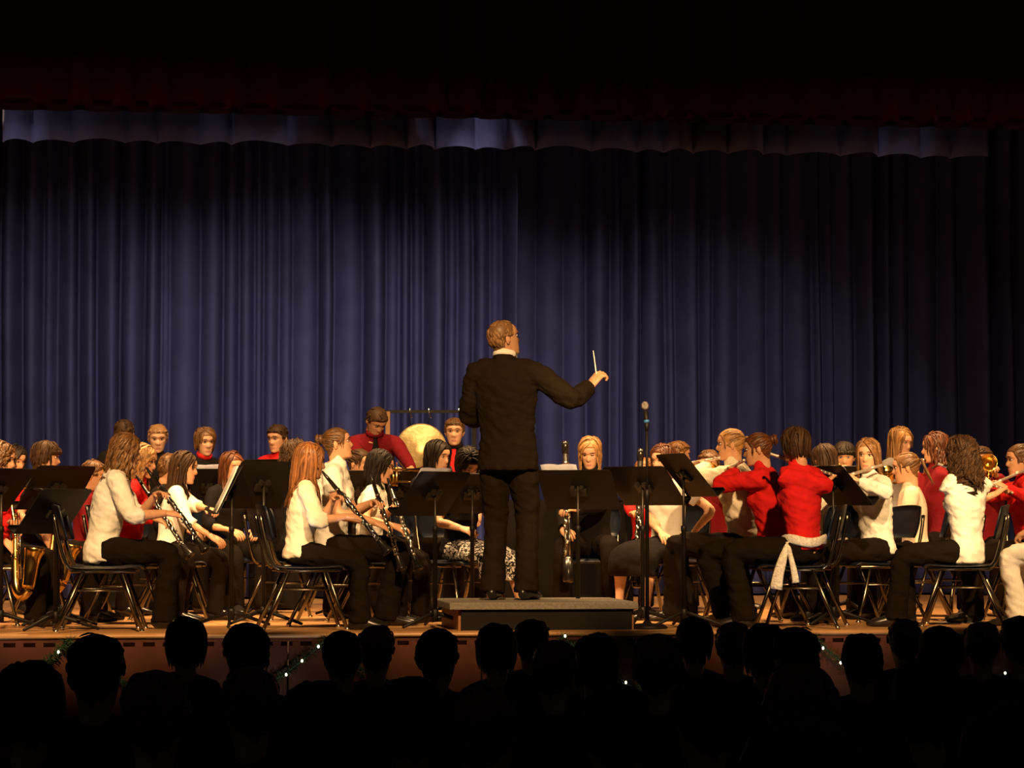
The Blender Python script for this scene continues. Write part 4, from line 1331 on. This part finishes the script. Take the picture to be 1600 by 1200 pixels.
#   left edge
seatp(label='person in red at the far left edge with a saxophone', px=2, ytop=690, D=18.2, h=105, hh=110, hp=8, style='curly', hair='brown', shirt='red', lean=4,
      inst=('saxophone', (24, 758, 18.0), (24, 872, 17.9), 110))
seatp(label='person in red looking down, second from the left edge', px=22, ytop=694, D=20.6, h=140, hh=130, hp=16, style='medium', hair='black', shirt='red', lean=6)
seatp(label='person in a black shirt behind the doubled stands', px=71, ytop=686, D=18.9, h=95, hh=88, hp=8, style='shag', hair='dkbrown', shirt='black', sleeve='short', lean=4, sex='m',
      inst=('saxophone', (92, 752, 18.6), (80, 868, 18.5), 100))
seatp(label='person in a dark red shirt hidden behind the doubled stands', px=146, ytop=716, D=19.9, h=100, hh=90, hp=8, style='short', sex='m', hair='brown', shirt='dkred', lean=6)
#   percussion, standing at the back
make_person(label='person in the back row seen from behind, leftmost standing', px=193, ytop=653, D=22.0, h=-10, hh=-5, hp=10, sex='m', style='short', hair='dkbrown', shirt='black', seated=False)
make_person(label='person standing in a black shirt looking down, second from left in back', px=246, ytop=661, D=22.0, h=175, hh=172, hp=14, sex='m', style='short', hair='sandy', shirt='black', seated=False, skin='skin_pale')
make_person(label='person standing in a black top with a red collar', px=320, ytop=666, D=22.0, h=150, hh=155, hp=10, style='bob', hair='ltbrown', shirt='black', collar='brightred', seated=False, skin='skin_pale')
make_person(label='person standing in a red shirt behind the green music', px=433, ytop=661, D=22.0, h=205, hh=208, hp=10, sex='m', style='short', hair='dkbrown', shirt='red', seated=False)
make_person(label='person in a dark red shirt and dark tie bending over', px=588, ytop=644, D=21.8, h=170, hh=150, hp=42, sex='m', style='short', hair='dkbrown', shirt='dkred', tie='black', collar='dkred', seated=False, lean=28, kscale=0.96,
            hands=[(650, 742, 21.4), (585, 745, 21.4)])
make_person(label='person standing in a black shirt and bright red tie beside the gong', px=710, ytop=650, D=21.6, h=184, hh=182, hp=6, sex='m', style='short', hair='brown', shirt='black', tie='brightred', collar='black', seated=False, skin='skin_pale', hs=0.87)
make_person(label='person in grey standing at the back right, looking aside', px=1408, ytop=666, D=21.6, h=140, hh=138, hp=14, style='long', hair='blonde', shirt='grey', seated=False, skin='skin_pale')

# white sash tied round the red sweater
def sash_geo(i):
    P = i['P']; k = i['k']
    b = MB()
    c = P[0] + Vector((0, 0, 0.050))
    rg = []
    for a in np.linspace(0, 2 * math.pi, 25):
        rg.append(c + Vector((0.185 * k * math.cos(a), 0.140 * k * math.sin(a), 0.012 * math.sin(3 * a))))
    b.loft(rg, [(0.030, 0.008)] * 25, seg=8, ref=(0, 0, 1), dome=0)
    o = obj('sash', b, M['lace'], i['root'])
    left = c + Vector((-0.165 * k, 0.075 * k, -0.01))
    for dx, ln, w0 in ((-0.07, 0.29, 0.036), (0.055, 0.25, 0.020)):
        e = MB()
        e.loft([left, left + Vector((-0.035, -dx * 0.4, -ln * 0.35)), left + Vector((-0.045, -dx * 0.8, -ln * 0.7)), left + Vector((-0.045, -dx, -ln))], [(0.012, 0.010), (w0 * 0.8, 0.009), (w0, 0.008), (w0 * 1.15, 0.006)], seg=8, smooth=3, dome=0.1, ref=(0, 1, 0))
        obj('sash_end', e, M['lace'], o)
sash_geo(sash)

# baton in the conductor's right hand
s, sh, el, wr, fd, palm = con['arms'][1]
mw = Matrix.Translation(con['loc']) @ Matrix.Rotation(con['rz'], 4, 'Z')
hp_ = mw @ (wr + fd * 0.085)
tipp = spot3(927, 548, 18.2)
bt = MB()
d = (tipp - hp_).normalized()
bt.loft([hp_ - d * 0.04, hp_ - d * 0.02, hp_ + d * 0.02], [0.006, 0.010, 0.004], seg=8)
bo = tag(obj('baton', bt, M['wood_post']), 'thin white conducting baton pointing up from the conductor\'s hand', 'baton')
b2 = MB(); b2.loft([hp_, tipp], [0.0050, 0.0030], seg=8)
obj('stick', b2, M['baton'], bo)

# spare chair beside the leftmost clarinet player
chair(ground(158, 17.28), math.atan2(-heading(80).x, heading(80).y), 'unoccupied dark blue plastic chair at the front left edge of the stage')

# ------------------------------------------------------------------ stands
music_stand(2, 17.6, -66, 0.71, 'black music stand cut by the left edge of the picture', 40)
music_stand(91, 18.1, -52, 0.725, 'black music stand with the larger desk at far left', 37)
music_stand(88, 17.35, -62, 0.575, 'black music stand with the low desk at far left', 38)
music_stand(362, 17.9, -99, 0.70, 'black music stand in front of the rolled-sleeve white blouse', 27, paper='white', paper_label='open white sheet music on the stand left of the cream knit top')
music_stand(412, 18.2, -48, 0.735, 'black music stand with its back to the audience left of the cream knit top', 30)
music_stand(680, 17.75, -52, 0.685, 'black music stand just left of the podium', 38, paper='blue', dx=0.08, pw=0.30, over=0.05, paper_label='open sheet music on the stand left of the podium')
music_stand(738, 18.6, -22, 0.70, 'black music stand partly behind the conductor', 42)
music_stand(903, 18.3, 18, 0.725, 'black music stand facing the person in black right of the conductor', 44, paper='blue', dx=0.10, pw=0.24, over=0.07, paper_label='bluish sheet music showing above the stand right of the conductor')
music_stand(1004, 18.2, 40, 0.75, 'black music stand behind the microphone', 45)
music_stand(1068, 17.85, 72, 0.805, 'black music stand right of the microphone', 40)
music_stand(1302, 18.25, 62, 0.75, 'black music stand between the red sweater and the white cardigan', 44, paper='white', paper_label='sheet music on the stand beside the white cardigan')
music_stand(325, 20.8, 10, 0.76, 'black music stand before the person with the red collar', 40, paper='blue', paper_label='bluish music on the stand before the red collar')
music_stand(411, 20.6, 40, 0.80, 'black music stand with green music before the back row', 32, paper='green', paper_label='greenish sheet music left of centre in the back')
music_stand(553, 20.0, 0, 0.72, 'black music stand behind the open-mouthed player', 35)
music_stand(618, 20.3, 0, 0.72, 'black music stand under the bending percussionist', 35)
music_stand(1326, 20.0, 0, 0.76, 'black music stand before the trumpeter in charcoal', 38)

# ------------------------------------------------------------------ microphone stand
g = ground(1011, 17.7)
ms = empty('microphone_stand', g)
tag(ms, 'straight black microphone stand with round base beside the podium', 'microphone stand')
obj('base', MB().lathe([(0, 0.125), (0.012, 0.127), (0.028, 0.10), (0.034, 0.03), (0.05, 0.018)], 24, axis='Z'), M['stand'], ms)
obj('lower_tube', MB().lathe([(0.03, 0.0125), (0.80, 0.0125), (0.805, 0.017), (0.86, 0.017), (0.865, 0.010)], 12, axis='Z'), M['stand'], ms)
obj('upper_tube', MB().lathe([(0.85, 0.0085), (1.24, 0.0085)], 10, axis='Z'), M['stand'], ms)
obj('clip', MB().lathe([(1.23, 0.010), (1.25, 0.014), (1.285, 0.016)], 12, axis='Z'), M['stand'], ms)
mtop = spot3(1009, 628, 17.35).z
mi = empty('microphone', (g.x, g.y, 1.275)); mi.rotation_euler = (R(-6), R(-5), 0)
tag(mi, 'handheld microphone with a silver mesh head and blue ring', 'microphone')
obj('handle', MB().lathe([(0, 0.010), (0.01, 0.013), (0.085, 0.016)], 14, axis='Z'), M['stand'], mi)
obj('blue_ring', MB().lathe([(0.004, 0.0165), (0.022, 0.0175)], 14, axis='Z'), M['mic_blue'], mi)
gb = MB(); gb.ell((0, 0, 0.112), (0.024, 0.024, 0.028), 0, 16, 10)
obj('grille', gb, M['mic_mesh'], mi)

# ------------------------------------------------------------------ gong
gg = spot3(658, 702, 22.6)
gx = gg.x
fr_ = empty('gong_stand', (gg.x, gg.y, 0), -YAW)
tag(fr_, 'wooden gong frame with a dark crossbar at the back of the stage', 'gong stand')
zb = spot3(670, 643, 22.6).z
xl = (606 - 658) / FPX * 22.6; xr = (741 - 658) / FPX * 22.6
obj('crossbar', MB().box(((xl + xr) / 2, 0, zb), (xr - xl + 0.10, 0.025, 0.022)), M['stand_steel'], fr_, False)
for x in (xl, xr):
    obj('post', MB().box((x, 0, zb / 2), (0.035, 0.035, zb)), M['wood_post'] if x == xl else M['stand'], fr_, False)
    obj('foot', MB().box((x, 0, 0.03), (0.05, 0.5, 0.05)), M['wood_post'], fr_, False)
for x in (-0.09, 0.06, 0.30):
    hk = MB(); hk.loft([(x, 0, zb + 0.035), (x, -0.015, zb + 0.01), (x + 0.005, -0.02, zb - 0.02), (x + 0.02, -0.015, zb - 0.05)], [0.005] * 4, seg=6, smooth=2)
    obj('hook', hk, M['silver'], fr_)
gp = gg.copy()
go = empty('gong', gp, -YAW)
tag(go, 'round hammered bronze gong hanging from the frame', 'gong')
rr = 0.205
gd = MB(); gd.lathe([(-0.015, 0.0), (-0.014, 0.05), (-0.004, 0.07), (0.0, rr * 0.92), (0.01, rr), (0.045, rr * 0.98), (0.046, rr * 0.94), (0.02, rr * 0.9), (0.012, 0.07)], 40)
obj('disc', gd, M['gong'], go)
cd = MB()
for x in (-0.09, 0.06):
    cd.loft([(x, 0.02, zb - gg.z - 0.05), (x * 0.9, 0.02, rr * 0.88)], [0.004, 0.004], seg=6)
obj('cord', cd, M['dark'], go)

# added black-draped tables standing in for shade, hiding the lit curtain behind
def added_dark_table(px0, px1, D, hgt, label):
    a = ground(px0, D); b = ground(px1, D)
    wd = (b - a).length
    r = empty('added_dark_table', (a + b) / 2, -YAW)
    tag(r, label, 'table')
    obj('table_top', MB().box((0, 0, hgt - 0.012), (wd, 0.42, 0.024)), M['dark'], r, False)
    V = []; F = []
    n = 120
    for rw in range(6):
        t = rw / 5
        for i in range(n):
            a_ = i / n * 4
            sd = int(a_); u = a_ - sd
            hw, hd = wd / 2 + 0.006, 0.216
            p = [(-hw + 2 * hw * u, -hd), (hw, -hd + 2 * hd * u), (hw - 2 * hw * u, hd), (-hw, hd - 2 * hd * u)][sd]
            k = 1 + 0.03 * t * math.sin(i * 1.3) + 0.02 * t * math.sin(i * 0.47)
            V.append((p[0] * (1 + 0.012 * t), p[1] * k + (0.0), hgt - (hgt - 0.02) * t))
    for rw in range(5):
        for i in range(n):
            F.append((rw * n + i, (rw + 1) * n + i, (rw + 1) * n + (i + 1) % n, rw * n + (i + 1) % n))
    obj('tablecloth', MB().add(V, F), M['dark'], r)
for a_, b_, lab in ((150, 350, 'added black-draped table for the dark space before the leftmost standing percussionists'), (395, 480, 'added small black-draped table for the dark space before the standing red shirt'), (545, 690, 'added black-draped table for the dark space below the gong'), (775, 985, 'added black-draped table for the dark space behind the conductor')):
    added_dark_table(a_, b_, 21.35, 0.82, lab)

# papers on the floor at right
def floor_paper(px, D, rz, label):
    p = ground(px, D, 0.002)
    o = obj('sheet_of_paper', MB().box((0, 0, 0), (0.28, 0.22, 0.002)), M['paper_blue'], None, False)
    o.location = p; o.rotation_euler = (0, 0, rz)
    tag(o, label, 'paper')
floor_paper(1450, 18.55, 0.2, 'pale sheet lying on the stage floor under the front right chair, left one')
floor_paper(1507, 18.65, -0.3, 'pale sheet lying on the stage floor under the front right chair, right one')

# ------------------------------------------------------------------ garlands with lights on the stage front
px_peaks = [-270, 110, 512, 880, 1265, 1650]
def edge_x(px):
    # world x where the line of sight meets the stage front
    u = (px - 800) / FPX
    d = FWH + RT * u
    t = (EDGE - 0.06 - CAM.y) / d.y
    return CAM.x + d.x * t
bulb_me = MB().ell((0, 0, 0), (0.0065, 0.0065, 0.009), 0, 8, 6).mesh('bulb', M['bulb'])
for a, b in zip(px_peaks[:-1], px_peaks[1:]):
    xa, xb = edge_x(a), edge_x(b)
    root = empty('garland', ((xa + xb) / 2, EDGE - 0.06, -0.03))
    lab = 'green garland with small white lights swagged along the stage front, ' + {-270: 'leftmost', 110: 'second from left', 512: 'middle one below the podium', 880: 'fourth from left', 1265: 'rightmost'}[a]
    tag(root, lab, 'garland')
    rnd = random.Random(a)
    fm = MB(); core = []
    n = 60
    for i in range(n + 1):
        t = i / n
        core.append(Vector((xa + (xb - xa) * t - (xa + xb) / 2, 0, -0.38 * 4 * t * (1 - t))))
    fm.loft(core, [0.006] * len(core), seg=5)
    for i in range(n):
        for q in range(22):
            p = core[i].lerp(core[i + 1], rnd.random())
            dv = Vector((rnd.uniform(-1, 1), rnd.uniform(-1, 0.5), rnd.uniform(-1, 1))).normalized()
            L = rnd.uniform(0.03, 0.065)
            sd = dv.orthogonal().normalized() * 0.0035
            fm.add([p - sd, p + sd, p + dv * L], [(0, 1, 2)])
    fo = obj('foliage', fm, M['garland'], root, False)
    fo['kind'] = 'stuff'
    acc = 0.03
    for i in range(n):
        acc += (core[i + 1] - core[i]).length
        if acc > 0.105:
            acc = 0
            o = link('bulb', bulb_me, root)
            o.location = core[i + 1] + Vector((rnd.uniform(-0.01, 0.01), -0.035, rnd.uniform(-0.015, 0.02)))

# ------------------------------------------------------------------ audience
AUD = [(152, 985, 88), (292, 962, 60), (386, 968, 72), (392, 1042, 90), (535, 1005, 62), (588, 1020, 58), (684, 977, 66), (775, 1020, 58), (832, 1008, 52), (868, 1020, 70), (932, 990, 66),
       (1028, 985, 78), (1085, 1021, 52), (1145, 1007, 56), (1193, 972, 62), (1241, 975, 70), (1345, 1001, 65), (1467, 973, 70), (1412, 1000, 52), (1532, 987, 56), (1592, 958, 62),
       (1247, 1028, 112), (1250, 1115, 185), (1585, 1090, 165), (1445, 1026, 100), (50, 1030, 100), (245, 1040, 105), (500, 1062, 105), (640, 1066, 100), (760, 1064, 105), (960, 1060, 110), (1100, 1050, 100)]
AUD.sort()
ordn = ['first', 'second', 'third', 'fourth', 'fifth', 'sixth', 'seventh', 'eighth', 'ninth', 'tenth', 'eleventh', 'twelfth', 'thirteenth', 'fourteenth', 'fifteenth', 'sixteenth', 'seventeenth', 'eighteenth',
        'nineteenth', 'twentieth', 'twenty-first', 'twenty-second', 'twenty-third', 'twenty-fourth', 'twenty-fifth', 'twenty-sixth', 'twenty-seventh', 'twenty-eighth', 'twenty-ninth', 'thirtieth', 'thirty-first', 'thirty-second']
def seat_parts():
    L = []
    c = MB().box((0, 0.02, 0.40), (0.46, 0.44, 0.07)); L.append(('cushion', c.mesh('cushion', M['seat_cloth'], False)))
    b = MB(); b.loft([(0, -0.22, 0.36), (0, -0.25, 0.60), (0, -0.29, 0.80)], [(0.235, 0.03), (0.24, 0.035), (0.225, 0.025)], seg=14, smooth=3); L.append(('backrest', b.mesh('backrest', M['seat_cloth'])))
    for s in (-1, 1):
        a = MB().box((s * 0.26, 0.0, 0.58), (0.045, 0.36, 0.03)).box((s * 0.26, -0.05, 0.29), (0.035, 0.20, 0.58)); L.append(('armrest', a.mesh('armrest', M['dark'], False)))
    return L
SEAT = seat_parts()
AP = []
for i, (px, yt, wpx) in enumerate(AUD):
    D = min(15.4, 0.185 * FPX / wpx)
    p = ground(px, D)
    gz = house_z(p)
    male = i % 3 != 0
    info = make_person(label='dark silhouette of a seated spectator, %s head from the left in the audience' % ordn[i], px=px, ytop=yt, D=D, h=random.Random(i).uniform(-8, 10), hh=random.Random(i + 9).uniform(-20, 22), hp=2, sex='m' if male else 'f',
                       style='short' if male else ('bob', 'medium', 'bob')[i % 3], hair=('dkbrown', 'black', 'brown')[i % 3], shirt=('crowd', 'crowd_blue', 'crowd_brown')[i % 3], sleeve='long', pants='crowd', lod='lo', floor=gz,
                       lean=2, seat_h=0.44, hs=1.06, group='audience in the dark', feet=((-0.12, 0.36), (0.12, 0.36)))
    st = empty('auditorium_seat', info['loc'], info['rz'])
    for n, me in SEAT:
        link(n, me, st)
    tag(st, 'dark auditorium seat of the %s spectator from the left' % ordn[i], 'seat', 'auditorium seats')

# ------------------------------------------------------------------ bake the body and cloth surfaces
bpy.context.view_layer.update()
dg = bpy.context.evaluated_depsgraph_get()
baked = []
for o, ex in BAKE:
    baked.append((o, ex, bpy.data.meshes.new_from_object(o.evaluated_get(dg))))
for o, ex, me in baked:
    old = o.data
    mats = list(old.materials)
    if ex is not None:
        n = len(me.vertices)
        co = np.empty(n * 3); me.vertices.foreach_get('co', co)
        V = [tuple(p) for p in co.reshape(-1, 3)]
        F = [tuple(p.vertices) for p in me.polygons]
        mb = MB(); mb.add(V, F); mb.add(ex.v, ex.f)
        mb.m = [0] * len(F) + ex.m
        me2 = mb.mesh(o.name, mats)
        bpy.data.meshes.remove(me)
        me = me2
    else:
        me.materials.clear()
        for m in mats:
            me.materials.append(m)
        me.polygons.foreach_set('material_index', [0] * len(me.polygons))
        me.polygons.foreach_set('use_smooth', [True] * len(me.polygons))
    o.modifiers.clear()
    o.data = me
    me.name = o.name
    bpy.data.meshes.remove(old)
bpy.data.objects.remove(FOLD_SPACE)
